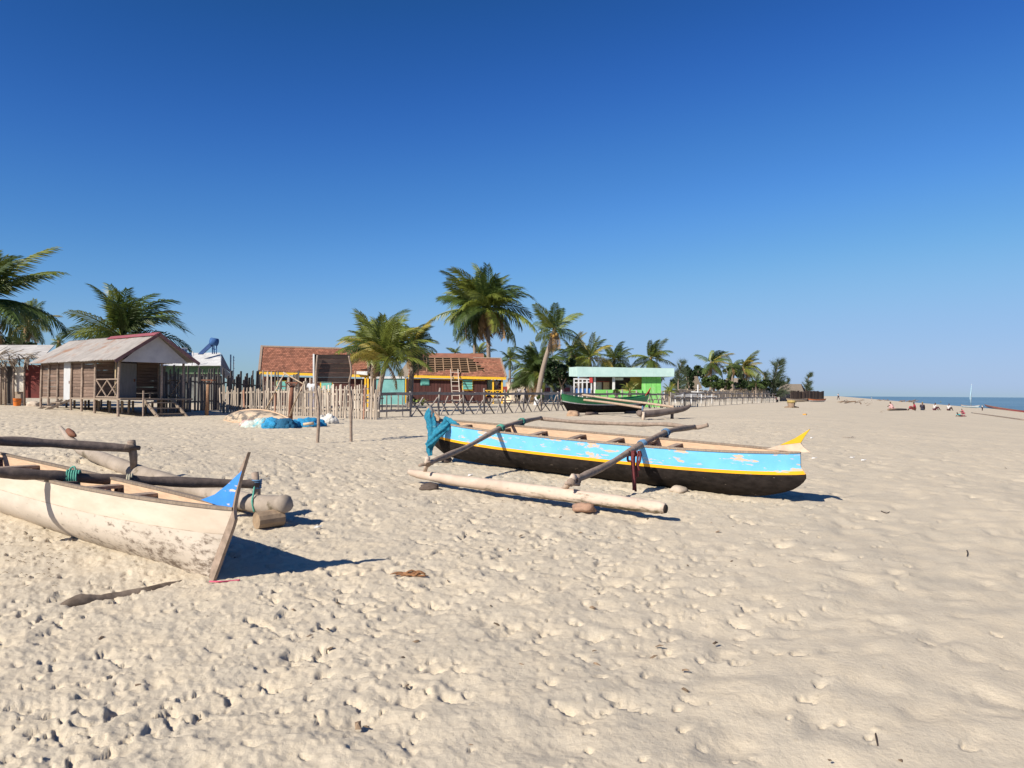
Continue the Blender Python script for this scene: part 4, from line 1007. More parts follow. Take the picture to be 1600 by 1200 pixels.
# ------------------------------------------------------------------ poles, board, upturned boat, nets
r_ = random.Random(15)
bl = V(496.5, 18.6); br = V(549.5, 19.0)
bb2 = thing('blackboard', 'weathered blackboard nailed between two crooked poles on the sand', 'board', bl.lerp(br, .5))
MB().tube(spline([bl - UP * .15, P(498, 640, 18.6), P(493.5, 600, 18.6), P(496, 555, 18.6)], 5), [.040 - .001 * i for i in range(16)], 8, .08, r_).build('pole', POLE, bb2, True)
MB().tube(spline([br - UP * .15, P(548.5, 650, 19), P(550, 630, 19), P(545.5, 600, 19), P(549, 580, 19), P(545, 556, 19)], 5), [.036 - .0006 * i for i in range(26)], 8, .08, r_).build('pole', POLE, bb2, True)
for k in range(6):
    ya, yb = 554 + k * 7.1, 554 + (k + .97) * 7.1
    MB().slab([P(496, yb, 18.66), P(547, yb, 19.05), P(547, ya, 19.05), P(496, ya, 18.66)], .025).build('plank', mat('blackboard_plank', (.062, .042, .036), (.10, .072, .06), 4, (1, 1, 7), vary=.2), bb2)
MB().slab([P(488.7, 598, 18.7), P(491.2, 598, 18.7), P(491.2, 553, 18.7), P(488.7, 553, 18.7)], .03).build('white_strip', WHITESHEET, bb2)
MB().slab([P(491.2, 597, 18.75), P(496, 597, 18.75), P(496, 553.5, 18.75), P(491.2, 553.5, 18.75)], .02).build('side_plank', DARK, bb2)
MB().slab([P(496.5, 598, 18.56), P(546, 598.4, 18.98), P(546, 597, 18.98), P(496.5, 596.6, 18.56)], .03).build('chalk_ledge', POLE, bb2)

def stick(root, pts, r0, r1, name='pole', m=None):
    k = (len(pts) - 1) * 4 + 1
    return MB().tube(spline(pts, 4), [r0 + (r1 - r0) * i / (k - 1) for i in range(k)], 7, .08, r_).build(name, m or POLE, root, True)
LIGHTSTICK = mat('light_stick', (.52, .40, .28), (.40, .30, .21), 8)
af = thing('pole_frame', 'thin bent poles propped together above the upturned boat', 'poles', V(440, 27.5))
stick(af, [G(408, 652), P(425, 622, 27.5), P(438, 595, 28), P(446, 582.5, 28.2)], .03, .02, m=LIGHTSTICK)
stick(af, [P(443, 582, 28.2), P(460, 592, 28), P(474, 600, 27.8)], .028, .02, m=LIGHTSTICK)
stick(af, [G(451, 655), P(462, 626, 27.4), P(476, 597, 27.8)], .03, .02, m=LIGHTSTICK)
stick(af, [V(414, 28), P(412.5, 620, 28), P(411, 578, 28)], .03, .022)
for px, Yd, yt, lb in ((323, 34, 594, 'rusty post with a tray frame on top beside the dark fence'), (454, 30, 598, 'rusty post with a broken tray frame beside the upturned boat')):
    g_ = V(px, Yd); rpst = thing('tray_post', lb, 'post', g_, group='rusty tray posts')
    MB().tube([g_ - UP * .15, P(px + .6, 625, Yd), P(px + 2.5, yt + 4, Yd)], [.085, .08, .07], 9, .05, r_).build('post', RUST if px > 400 else mat('brown_post', (.34, .19, .11), None, 8), rpst, True)
    t0 = P(px + 3, yt, Yd)
    for sx, sy, ex, ey in ((-.22, -.2, .25, -.2), (-.22, .2, .25, .2), (-.22, -.2, -.22, .2), (.25, -.2, .25, .2)):
        MB().beam(t0 + Vector((sx, sy, 0)), t0 + Vector((ex, ey, 0)), .03, .05).build('tray_bar', RUST, rpst)
    for sx in (-.2, .22): MB().beam(t0 + Vector((sx, -.1, 0)), t0 + Vector((0, 0, -.22)), .03, .03).build('brace', RUST, rpst)

c = V(402, 28.2); d = V(470, 26.5) - V(338, 30.5); ub = thing('upturned_boat', 'cream upturned boat with black patches in front of the picket fence', 'boat', c, (0, 0, math.atan2(d.y, d.x)))
UBM = mat('worn_cream_hull', (.50, .39, .28), (.38, .30, .22), 2.5, vary=0, wear=(.12, .105, .095), wear_scale=2.2, wear_stretch=(1, 1, 2.5), wear_lo=.44, wear_hi=.58)
rows = []
Lu = 4.6
for i in range(25):
    s = -1 + 2 * i / 24; a = abs(s); wb_ = .60 * max(1 - a ** 2, 0) ** .8 + .01; hz = .44 * (1 - .85 * a ** 2.2)
    rows.append([Vector((s * Lu / 2 * (1 - .0 * a), wb_ * math.cos(PI * k / 12), hz * math.sin(PI * k / 12) ** .7 + .05 * a * a)) for k in range(13)])
MB().grid(rows).build('hull', UBM, ub, True, True)
for sd in (0, 12): MB().tube([r[sd] for r in rows], .035, 6).build('gunwale', TAN, ub, True, True)
MB().tube([r[6] + Vector((0, 0, .01)) for r in rows], .03, 6).build('keel_strip', TAN, ub, True, True)

def net_pile(name, label, lumps, m, seed, cat='net', group='piles of fishing net'):
    from mathutils import noise
    r2 = random.Random(seed); base = lumps[0][0]; root = thing(name, label, cat, base, group=group)
    for i, (c0, rx, ry, rz, rot) in enumerate(lumps):
        bm = bmesh.new(); bmesh.ops.create_icosphere(bm, subdivisions=4, radius=1); off = Vector((r2.uniform(0, 50), r2.uniform(0, 50), 0)); vs = []
        for v in bm.verts:
            q = v.co; k = 1 + .30 * noise.noise(q * 1.6 + off) + .34 * abs(noise.noise(Vector((q.x * 4.5, q.y * 2, q.z * 2)) + off)) + .12 * abs(noise.noise(q * 8 + off))
            w = Vector((q.x * rx, q.y * ry, max(q.z, -.2) * rz)) * k
            w = Vector((w.x * math.cos(rot) - w.y * math.sin(rot), w.x * math.sin(rot) + w.y * math.cos(rot), w.z)); vs.append(c0 + w)
        MB().add(vs, [[v.index for v in f.verts] for f in bm.faces]).build('net_bundle', m[i % len(m)], root, True); bm.free()
    return root
N0 = lambda px, py: G(px, py) + UP * .03
net_pile('net_pile', 'pale and turquoise net heap at the left of the net row', [(N0(400, 668), .35, .25, .20, .3), (N0(413, 668), .30, .25, .26, .5), (N0(388, 665), .24, .2, .13, .1)], [PALENET, PALENET, mat('pink_net', (.42, .20, .20), (.5, .42, .36), 12, bump=.8)], 2)
net_pile('net_pile', 'bright blue net heap in the middle of the net row', [(N0(427, 669), .30, .26, .25, .2), (N0(444, 669), .36, .26, .26, -.2), (N0(455, 668), .22, .22, .20, -.2)], [BLUENET, mat('deep_blue_net', (.012, .07, .14), (.02, .13, .25), 20, bump=.9), BLUENET], 3)
net_pile('net_pile', 'bright blue net heap beside the blackboard pole', [(N0(478, 667), .42, .28, .24, .1), (N0(497, 666), .24, .22, .16, -.2)], [BLUENET, BLUENET], 4)
net_pile('net_pile', 'white net heap just right of the blackboard pole', [(N0(514, 662), .28, .26, .26, .1), (N0(505, 660), .2, .2, .2, .4)], [mat('white_net', (.56, .54, .50), (.40, .38, .35), 22, bump=.9)], 5)
for x0, y0, x1, y1, lb in ((421, 661, 438, 658, 'short pale log lying on the middle blue net heap'), (474, 663, 490, 661, 'short pale log lying on the blue net beside the pole')):
    Yn = G(x0, 668).y - .22; a_, b_ = P(x0, y0, Yn), P(x1, y1, Yn); solo(MB().tube([a_, b_], [.045, .05], 8, .06, r_), 'net_log', LIGHTSTICK, lb, 'log', a_, 'logs weighting the nets', True)
for i, (x, y) in enumerate(((556, 652), (568, 651), (582, 649))):
    pass

# ------------------------------------------------------------------ thatched compound and far right structures
def reed_wall(name, label, path, h, step, m, seed, w=None):
    r2 = random.Random(seed); f = thing(name, label, 'fence', path[0]); pts = line_points(path, step)
    for i, (p, d) in enumerate(pts):
        n = Vector((-d.y, d.x, 0)); ww = step * 1.04; hh = h * r2.uniform(.94, 1.06); o = n * r2.uniform(-.05, .05); s = d * ww / 2
        a = p - UP * .1 + o; b = a + UP * hh + d * r2.uniform(-.03, .03); t = n * .04
        MB().hexa([a - s - t, a + s - t, a + s + t, a - s + t, b - s - t - UP * r2.uniform(0, .1), b + s - t, b + s + t, b - s + t]).build('reed_bundle', m, f)
    return f
reed_wall('reed_fence', 'long straw coloured reed fence behind the white stick fence', [V(1040, 108), V(1100, 116), V(1170, 124), V(1238, 131)], 1.75, .42, REED, 1)
reed_wall('reed_screen', 'dark reed enclosure at the far end of the beach', [V(1237, 126), V(1262, 128), V(1287, 131)], 1.75, .40, DARKREED, 2)
MB_ = MB()
rf = thing('thatched_hut', 'grey thatched hut with broad roof behind the reed fence', 'hut', V(1150, 135))
Yt = 135
MB().slab([P(1131, 607, Yt), P(1167, 608, Yt), P(1166, 593, Yt + 3), P(1135, 593, Yt + 3)], .3).build('roof', THATCH, rf); MB().slab([P(1166, 593, Yt + 3.02), P(1135, 593, Yt + 3.02), P(1131, 607, Yt + 6), P(1167, 608, Yt + 6)], .3).build('roof_back', THATCH, rf)
wallbox(rf, P(1134, 606, Yt + .4), P(1165, 607, Yt + .4), 4, .4, REED)
rf = thing('thatched_hut', 'low long thatched hut just left of the dark reed enclosure', 'hut', V(1235, 145)); Yt = 145
MB().slab([P(1214, 611, Yt), P(1256, 612, Yt), P(1252, 600, Yt + 3), P(1222, 600, Yt + 3)], .25).build('roof', THATCH, rf); MB().prism([P(1252, 600, Yt + 3), P(1256, 612, Yt), P(1259, 611, Yt + 5)], (.1, .05, 0)).build('gable', DARKREED, rf)
wallbox(rf, P(1217, 611, Yt + .4), P(1254, 611, Yt + .4), 4, .4, REED)
rf = thing('thatched_hut', 'small thatched hut with blunt roof left of the round bush', 'hut', V(1085, 128)); Yt = 128
MB().prism([P(1072, 607, Yt), P(1077, 594, Yt), P(1080, 588, Yt), P(1086, 588, Yt), P(1094, 607, Yt)], (0, 3, 0)).build('roof', THATCH, rf); wallbox(rf, P(1075, 606, Yt - 1.4), P(1094, 606, Yt - 1.4), 2.5, .4, REED)
rf = thing('thatched_hut', 'brown roofed hut behind the trees on the right', 'hut', V(1190, 142)); Yt = 142
MB().slab([P(1165, 606, Yt), P(1200, 607, Yt), P(1194, 598, Yt + 3), P(1174, 597, Yt + 3)], .3).build('roof', DARKREED, rf); wallbox(rf, P(1168, 606, Yt + .4), P(1198, 606, Yt + .4), 3, .4, REED)
wp_ = thing('white_post', 'white post with crossbar standing at the reed fence', 'post', V(1090.5, 92))
MB().tube([V(1090.5, 92), P(1090.5, 601, 92)], .09, 8).build('post', WHITESHEET, wp_, True); MB().beam(P(1080, 612, 92), P(1100, 613, 92), .08, .12).build('crossbar', WHITESHEET, wp_)
wt = thing('white_rail', 'low white rails in front of the reed fence', 'rail', V(1070, 85))
for x0, x1, y in ((1048, 1096, 615.5), (1056, 1120, 618.5)): MB().beam(P(x0, y, 86), P(x1, y + .8, 88), .1, .12).build('rail', WHITESHEET, wt)
for x in (1055, 1066, 1080, 1096, 1112): MB().beam(V(x, 86.5), P(x, 616, 86.5), .1, .1).build('post', WHITESHEET, wt)
for i, (x0, x1, lb) in enumerate(((1228, 1262, 'pale boat hull lying along the dark reed enclosure'), (1262, 1291, 'orange rimmed boat at the end of the dark reed enclosure'))):
    a_, b_ = V(x0, 118 + i * 3), V(x1, 121 + i * 3); cc = (a_ + b_) / 2; dd = b_ - a_; o = thing('beached_boat', lb, 'boat', cc, (0, 0, math.atan2(dd.y, dd.x)), 'boats by the dark enclosure')
    pirogue(o, dd.length, .35, .42, .5, .62, (WHITESHEET if i else mat('tan_boat', (.58, .46, .33), None, 4), None, mat('orange_rim', (.60, .20, .08), None, 4) if i else mat('tan_boat', (.58, .46, .33), None, 4), TAN), [], [-.5, .5], [(0, .85), (1, 1)], [(0, .85), (1, 1)], ns=12)
#@@PART5

# ------------------------------------------------------------------ palms and trees
def frond_mesh(droop, seed, m, nl=30, wide=.030, ll=.31):
    r2 = random.Random(seed); mb = MB(); C_ = []; p = Vector((0, 0, 0)); n = 16; ang = 0
    for i in range(n + 1):
        C_.append(p.copy()); ang = -droop * ((i + 1) / n) ** 1.5; p = p + Vector((math.cos(ang), 0, math.sin(ang))) / n
    mb.tube(C_, [.016 * (1 - .85 * i / n) + .002 for i in range(n + 1)], 4)
    for side in (-1, 1):
        for k in range(nl):
            t = .14 + .86 * (k + r2.uniform(-.2, .2)) / nl; t = min(max(t, .12), .995); f = t * n; i = min(int(f), n - 1); b = C_[i].lerp(C_[i + 1], f - i); tg = (C_[i + 1] - C_[i]).normalized(); up = Vector((0, 1, 0)).cross(tg) * -1
            L_ = ll * (.45 + .55 * math.sin(PI * min(t * 1.05, 1) ** .8)) * r2.uniform(.85, 1.1); back = .35 + .75 * t
            d = (Vector((0, side, 0)) + tg * back + up * r2.uniform(.0, .25)).normalized(); sag = Vector((0, 0, -1))
            w = tg * wide * .5 * r2.uniform(.8, 1.2)
            m1 = b + d * L_ * .48 + sag * L_ * .12; tip = b + d * L_ * .82 + sag * L_ * r2.uniform(.38, .66)
            mb.add([b - w * .5, b + w * .5, m1 + w, m1 - w, tip], [(0, 1, 2, 3), (3, 2, 4)])
    me = bpy.data.meshes.new('frond'); me.from_pydata([tuple(v) for v in mb.v], [], mb.f); me.materials.append(m); me.update(); return me
FR = {}
for mn, mm in (('f', FRESH), ('d', DEEP), ('y', YELL), ('x', DRY)):
    for di, dr_ in enumerate((.45, .9, 1.35, 1.9)):
        FR[mn, di] = [frond_mesh(dr_ * (1, .75, 1.2)[s], 10 * di + s, mm, (40, 34, 37)[s], .026) for s in range(3)]
def palm(label, base, top, L, seed, n=22, mix='ffdd', lean=Vector((0, 0, 0)), trunk_r=.16, up_bias=0, dry=2, nuts=False, white_base=False, group='coconut palms along the village', dmin=0, low=-.5, name='palm_tree'):
    r2 = random.Random(seed); base = Vector(base); top = Vector(top)
    t = thing(name, label, 'palm tree', base, group=group)
    mid = base.lerp(top, .5) + Vector((base.x - top.x, 0, 0)) * .12
    pts = spline([base - UP * .2, mid, top], 9); k = len(pts)
    MB().tube(pts, [trunk_r * (1.35 - .5 * i / k) * (1 + .06 * (i % 2)) for i in range(k)], 9, .05, r2).build('trunk', BARK, t, True)
    if white_base: MB().tube(pts[:4], [trunk_r * 1.5] * 4, 9).build('whitewash_band', WHITESHEET, t, True)
    MB().tube([top - UP * .35, top + UP * .25], [trunk_r * 1.3, trunk_r * .7], 8, .1, r2).build('crown_shaft', mat('crown_fibre', (.20, .15, .07), None, 8), t, True)
    for i in range(n + dry):
        az = i * 2.39996 + r2.uniform(-.35, .35)
        if i < n:
            q = i / max(n - 1, 1); el = 1.42 - (1.42 - low) * q ** 1.25 + r2.uniform(-.22, .22) + up_bias
            mk = mix[r2.randrange(len(mix))]; di = 0 if q < .12 else (1 if q < .55 else 2)
            di = max(min(di + r2.choice((0, 0, 1)), 2 if el > .1 else 1), dmin); sc = L * r2.uniform(.78, 1.15) * (.85 if q < .1 else 1)
        else: el = -1.0 + r2.uniform(-.3, .3); mk = 'x'; di = 1; sc = L * r2.uniform(.55, .8)
        o = bpy.data.objects.new('frond', r2.choice(FR[mk, di])); COL.objects.link(o); o.parent = t
        dirv = Vector((math.cos(az) * math.cos(el), math.sin(az) * math.cos(el), math.sin(el))) + lean * (.6 + .4 * r2.random())
        az2 = math.atan2(dirv.y, dirv.x); el2 = math.atan2(dirv.z, dirv.xy.length)
        M_ = Matrix.Translation(top - base) @ Matrix.Rotation(az2, 4, 'Z') @ Matrix.Rotation(-el2, 4, 'Y') @ Matrix.Rotation(r2.gauss(0, .55), 4, 'X') @ Matrix.Scale(sc, 4)
        o.matrix_local = M_
    if nuts:
        for i in range(7):
            a = i * .9; c_ = top + Vector((math.cos(a) * .28, math.sin(a) * .28, -.32 - .08 * (i % 3)))
            MB().tube([c_ + UP * .15, c_ + UP * .08, c_, c_ - UP * .1, c_ - UP * .15], [.03, .11, .14, .10, .02], 8).build('coconut', mat('coconut_husk', (.34, .20, .06), None, 6), t, True)
    return t
def pal(label, bx, cx, cy, Y, Lpx, seed, **k):
    palm(label, V(bx, Y), P(cx, cy, Y), Lpx * Y / FPX, seed, **k)
W1 = Vector((.35, -.05, -.05)); W2 = Vector((.6, -.05, -.05))
pal('large palm cut off by the left edge of the picture', -42, -26, 470, 45, 118, 1, n=28, mix='fddd', lean=W1 * .5, low=-.7, dmin=1)
pal('small palm with yellowed fronds behind the low hut at left', 40, 45, 505, 68, 48, 2, n=16, mix='ffyd', dry=5, low=-.7, dmin=1)
pal('broad dark palm rising behind the plank shack roof', 188, 190, 526, 60, 104, 3, n=24, mix='fddd', low=-.25, dry=1, dmin=1)
pal('young bright palm between the two tiled houses', 588, 603, 566, 44, 82, 4, n=24, mix='fffy', low=.22, up_bias=.1, dry=1, trunk_r=.13)
pal('taller palm at the back of the clump between the tiled houses', 582, 584, 552, 52, 78, 5, n=26, mix='ffdy', low=.1, dmin=1, dry=1)
pal('palm with drooping fronds at the right of the clump', 640, 648, 540, 56, 50, 6, n=24, mix='fddy', low=-.6, dry=6, dmin=1, trunk_r=.15)
pal('tallest palm of the pair above the maroon house', 764, 762, 482, 82, 80, 7, n=36, mix='fffdd', low=-.45, dry=8, lean=W1 * .3, dmin=1, trunk_r=.19, nuts=True)
pal('palm with hanging left fronds in the tall pair above the maroon house', 741, 742, 482, 84, 70, 8, n=26, mix='fddyd', low=-.5, dry=6, lean=Vector((-.1, 0, 0)), dmin=1, trunk_r=.15)
pal('leaning palm with coconuts and whitewashed trunk base', 838, 866, 517, 68, 52, 9, n=15, mix='ffdd', low=-.35, dry=3, nuts=True, white_base=True, trunk_r=.18, dmin=0)
pal('squat bushy palm under the leaning palm', 836, 838, 584, 74, 62, 10, n=34, mix='dddf', low=-.15, dry=4, trunk_r=.3)
pal('palm just left of the mint roofed pavilion', 892, 893, 550, 95, 34, 11, n=18, mix='fddy', lean=W1 * .6, low=-.7, dmin=1)
pal('spiky palm above the left end of the mint roof', 921, 921, 560, 92, 42, 12, n=18, mix='ffdy', lean=W1 * .2, low=-.4)
pal('rounded palm above the middle of the mint roof', 960, 960, 562, 96, 36, 13, n=20, mix='fddd', lean=W1 * .2, low=-.5, dmin=1)
pal('palm with yellow skirt above the right end of the mint roof', 1017, 1017, 560, 98, 38, 14, n=20, mix='ffdy', lean=W1 * .4, low=-.9, dry=4, dmin=1)
pal('wind bent palm behind the round bush', 1110, 1111, 567, 122, 34, 15, n=20, mix='fdyd', lean=W2, low=-.9, dry=3, dmin=1)
pal('wind bent palm behind the grey thatched hut', 1158, 1161, 575, 124, 33, 16, n=20, mix='fydd', lean=W2, low=-.9, dry=4, dmin=1)
pal('smaller palm left of the one behind the thatched hut', 1145, 1144, 574, 130, 24, 17, n=14, mix='fdd', lean=W2, low=-.6, dmin=1)
pal('small far palm above the ridge of the maroon house', 711, 711, 552, 120, 15, 18, n=14, mix='ddf', low=-.5, dmin=1)
pal('far palm just behind the tall palm trunks', 748, 748, 552, 110, 26, 19, n=16, mix='dfd', low=-.6, dmin=1)
pal('far palm at the right end of the tiled roof', 796, 797, 562, 112, 24, 20, n=16, mix='dfd', low=-.6, dmin=1)
pal('little light green palm in front of the pavilion', 984, 984, 612, 60, 22, 21, n=12, mix='ffy', low=.1, up_bias=.1, dry=0, trunk_r=.08)
pal('little palm beside the right wall of the pavilion', 1046, 1046, 612, 62, 17, 22, n=12, mix='ffy', low=.1, dry=0, trunk_r=.07)
pal('small dark palm in front of the casuarina on the right', 1181, 1181, 600, 118, 16, 23, n=14, mix='dd', low=-.2, dry=0, trunk_r=.1)
pal('thin palm seen above the hut at far left', 92, 92, 535, 75, 14, 24, n=12, mix='dfd', low=-.5, dmin=1)

def leafy(label, px, py, Y, rx, ry, seed, n=2600, m=LEAFM, leaf=.16, name='bushy_tree', cat='tree', group='trees and bushes in the village', lean=0):
    r2 = random.Random(seed); k = Y / FPX; c = P(px, py, Y); base = V(px, Y); t = thing(name, label, cat, base, group=group)
    MB().tube([base - UP * .1, base.lerp(c, .5) + Vector((.1, 0, 0)), c], [.18, .14, .06], 7, .1, r2).build('trunk', BARK, t, True)
    for j in range(4):
        a = j * 1.6 + seed; MB().tube([base.lerp(c, .55), c + Vector((math.cos(a) * rx * k * .55, math.sin(a) * rx * k * .5, ry * k * .3))], [.08, .03], 5).build('limb', BARK, t, True)
    cl = []
    for j in range(26):
        while True:
            q = Vector((r2.uniform(-1, 1), r2.uniform(-1, 1), r2.uniform(-1, 1)))
            if .25 < q.length < 1: break
        cl.append((Vector((q.x * rx * k * .8, q.y * rx * k * .7, q.z * ry * k * .8)), r2.uniform(.18, .34)))
    mb = MB()
    for j in range(n):
        o, s = cl[r2.randrange(len(cl))]; d = Vector((r2.gauss(0, 1), r2.gauss(0, 1), r2.gauss(0, 1))).normalized() * (r2.random() ** .4)
        q = c + o + Vector((d.x * rx * k * s, d.y * rx * k * s, d.z * ry * k * s)); q.z = max(q.z, base.z + .05)
        a = Vector((r2.gauss(0, 1), r2.gauss(0, 1), r2.gauss(0, .7))).normalized(); b = a.cross(Vector((r2.gauss(0, 1), r2.gauss(0, 1), r2.gauss(0, 1)))).normalized(); l = leaf * r2.uniform(.6, 1.3)
        mb.add([q - a * l, q + b * l * .45, q + a * l, q - b * l * .45], [(0, 1, 2, 3)])
    mb.build('crown', m, t); return t
leafy('large dark evergreen tree right of the leaning palm trunk', 877, 582, 70, 34, 27, 1, 3600, LEAFD, .17)
leafy('dark bush filling the foot of the squat palm', 822, 590, 78, 18, 14, 2, 1400, LEAFD, .16, 'bush', 'bush')
leafy('rounded dark tree behind the small pointed hut', 1090, 582, 132, 15, 12, 3, 1600, LEAFD, .25)
leafy('low round green bush at the end of the reed fence', 1115, 598, 112, 20, 13, 4, 2600, LEAFM, .18, 'bush', 'bush')
leafy('green tree between the two wind bent palms', 1142, 582, 134, 15, 16, 5, 1600, LEAFM, .25)
leafy('broad dark bush right of the grey thatched hut', 1176, 602, 120, 10, 8, 6, 1000, LEAFD, .2, 'bush', 'bush')
leafy('dark bush at the foot of the large casuarina', 1210, 599, 128, 17, 8, 7, 1400, LEAFD, .2, 'bush', 'bush')
leafy('green bush behind the teal garden wall', 583, 577, 72, 14, 14, 8, 1300, LEAFM, .16, 'bush', 'bush')
leafy('green tree mass behind the mint roofed pavilion', 900, 568, 104, 20, 18, 9, 1700, LEAFM, .22)
leafy('yellow green shrub behind the right end of the mint roof', 962, 574, 106, 26, 8, 10, 1400, LEAFM, .22, 'bush', 'bush')
leafy('small shrub at the right of the mint roofed pavilion', 1076, 588, 122, 10, 18, 11, 1200, LEAFD, .22)
leafy('clipped green shrub before the green pavilion wall', 963, 613, 60, 7, 5, 12, 500, LEAFM, .10, 'bush', 'bush')
leafy('small round shrub left of the whitewashed palm base', 844, 621, 66, 7, 4, 13, 400, LEAFM, .10, 'bush', 'bush')
for i_, (bx_, by_, br_) in enumerate(((1058, 599, 13), (1134, 601, 12), (1158, 600, 13), (1190, 600, 13), (1078, 601, 9))):
    leafy(('leftmost', 'third', 'fourth', 'rightmost', 'second')[i_] + ' of the five low scrub bushes along the reed fence', bx_, by_, 121 + i_, br_, 8, 40 + i_, 1100, LEAFM if i_ % 2 else LEAFD, .2, 'bush', 'bush')
leafy('low dark hedge behind the low hut at the left edge', 20, 535, 62, 40, 10, 14, 1600, LEAFD, .18, 'bush', 'bush')
def agave(label, px, Y, seed):
    g_ = V(px, Y); r2 = random.Random(seed); t = thing('agave_plant', label, 'plant', g_, group='agaves by the maroon house')
    for i in range(11):
        a = i * .62 + r2.uniform(-.2, .2); d = Vector((math.cos(a), math.sin(a), 0)); l = r2.uniform(.5, .8); s = d.cross(UP) * .07
        MB().add([g_ - s, g_ + s, g_ + d * l * .5 + UP * l * .6 + s, g_ + d * l * .5 + UP * l * .6 - s, g_ + d * l * .9 + UP * l * .75], [(0, 1, 2, 3), (3, 2, 4)]).build('leaf', mat('agave_green', (.22, .28, .07), None, 4, vary=.25), t)
agave('spiky agave left of the rail fence post', 648, 62, 1); agave('spiky agave beside the maroon house wall', 660, 62.5, 2)

def casuarina(label, px, ytop, Y, hpx, wpx, seed, lean=.25):
    r2 = random.Random(seed); k = Y / FPX; base = V(px, Y); H_ = (hpx) * k; top = P(px + wpx * lean, ytop, Y); t = thing('casuarina_tree', label, 'tree', base, group='wind combed casuarinas')
    H_ = top.z - base.z; ax = spline([base - UP * .1, base.lerp(top, .5) + Vector((.05 * H_, 0, 0)) * -1, top], 8)
    MB().tube(ax, [.16 * (1 - .9 * i / 16) + .01 for i in range(len(ax))], 6).build('trunk', BARK, t, True)
    mb = MB()
    for b in range(80):
        f = r2.uniform(.04, 1) ** 1.2; p = ax[min(int(f * (len(ax) - 1)), len(ax) - 1)]; a = r2.uniform(0, 2 * PI); l = wpx * k * .62 * (1.2 - f * 1.0) * r2.uniform(.6, 1.2)
        d = Vector((math.cos(a) * .8 + .35, math.sin(a) * .8, r2.uniform(.35, .9))).normalized(); e = p + d * l
        for j in range(40):
            q = p.lerp(e, r2.uniform(.1, 1.05)); nd = (d * .6 + Vector((r2.gauss(.25, .3), r2.gauss(0, .3), r2.gauss(.05, .35)))).normalized(); L_ = r2.uniform(.35, .9) * (H_ / 5); s = nd.cross(Vector((0, 1, .2))).normalized() * .011 * (H_ / 4 + .3)
            mb.add([q - s, q + s, q + nd * L_], [(0, 1, 2)])
    mb.build('crown', NEEDLE, t); return t
casuarina('feathery casuarina beside the right end of the mint roof', 1061, 566, 118, 45, 26, 1, .15)
casuarina('large wind combed casuarina right of the palms', 1206, 563, 128, 48, 40, 2, .32)
casuarina('lone thin casuarina near the dark reed enclosure', 1259, 584, 150, 30, 18, 3, .35)
casuarina('small casuarina left of the large wind combed one', 1197, 583, 129, 25, 16, 4, -.1)
casuarina('tiny casuarina above the low long thatched hut', 1229, 592, 150, 16, 10, 5, .2)

# ------------------------------------------------------------------ people
SKIN = mat('brown_skin', (.11, .055, .035), None, 8, bump=0, vary=.1, rough=.55)
HAIR = mat('black_hair', (.012, .010, .009), None, 30, bump=.3, vary=0)
def cloth(c): return mat('cloth_%d_%d_%d' % tuple(int(x * 255) for x in c), c, None, 9, bump=.2, vary=0, rough=.9)
def skin_mesh(name, V_, E_, Rr, m, root, sub=1):
    me = bpy.data.meshes.new(name); me.from_pydata([tuple(v) for v in V_], E_, []); o = bpy.data.objects.new(name, me); COL.objects.link(o)
    md = o.modifiers.new('skin', 'SKIN'); md.use_smooth_shade = True
    for i, r in enumerate(Rr): me.skin_vertices[0].data[i].radius = (r, r); me.skin_vertices[0].data[i].use_root = (i == 0)
    ss = o.modifiers.new('sub', 'SUBSURF'); ss.levels = sub; ss.render_levels = sub
    me.materials.append(m); o.parent = root; MW[o.name] = MW[root.name]; return o
POSES = {
 'stand': dict(pel=(0, 0, .93), ch=(0, .01, 1.30), nk=(0, .01, 1.46), hd=(0, .03, 1.58), kn=((-.10, .03, .50), (.10, .02, .50)), ft=((-.11, 0, .07), (.11, .0, .07)), el=((-.27, -.02, 1.12), (.27, -.02, 1.12)), ha=((-.29, .08, .86), (.29, .08, .86))),
 'walk': dict(pel=(0, 0, .92), ch=(0, .03, 1.29), nk=(0, .04, 1.45), hd=(0, .07, 1.57), kn=((-.09, .20, .52), (.09, -.06, .50)), ft=((-.10, .26, .07), (.10, -.36, .12)), el=((-.25, -.14, 1.12), (.25, .12, 1.12)), ha=((-.26, -.10, .88), (.26, .28, .92))),
 'sit': dict(pel=(0, 0, .13), ch=(0, .06, .50), nk=(0, .09, .66), hd=(0, .13, .78), kn=((-.17, .42, .40), (.17, .42, .40)), ft=((-.14, .66, .06), (.16, .70, .06)), el=((-.26, .14, .34), (.26, .14, .34)), ha=((-.15, .38, .42), (.15, .38, .42))),
 'lie': dict(pel=(0, 0, .13), ch=(0, .34, .26), nk=(0, .50, .36), hd=(0, .58, .46), kn=((-.10, -.42, .09), (.10, -.42, .09)), ft=((-.11, -.82, .07), (.11, -.80, .16)), el=((-.24, .48, .08), (.24, .48, .08)), ha=((-.14, .68, .06), (.14, .70, .06))),
 'squat': dict(pel=(0, -.12, .22), ch=(0, .10, .56), nk=(0, .16, .72), hd=(0, .22, .83), kn=((-.20, .28, .48), (.20, .28, .48)), ft=((-.16, .10, .06), (.16, .10, .06)), el=((-.28, .24, .48), (.28, .24, .48)), ha=((-.16, .44, .44), (.16, .44, .44))),
}
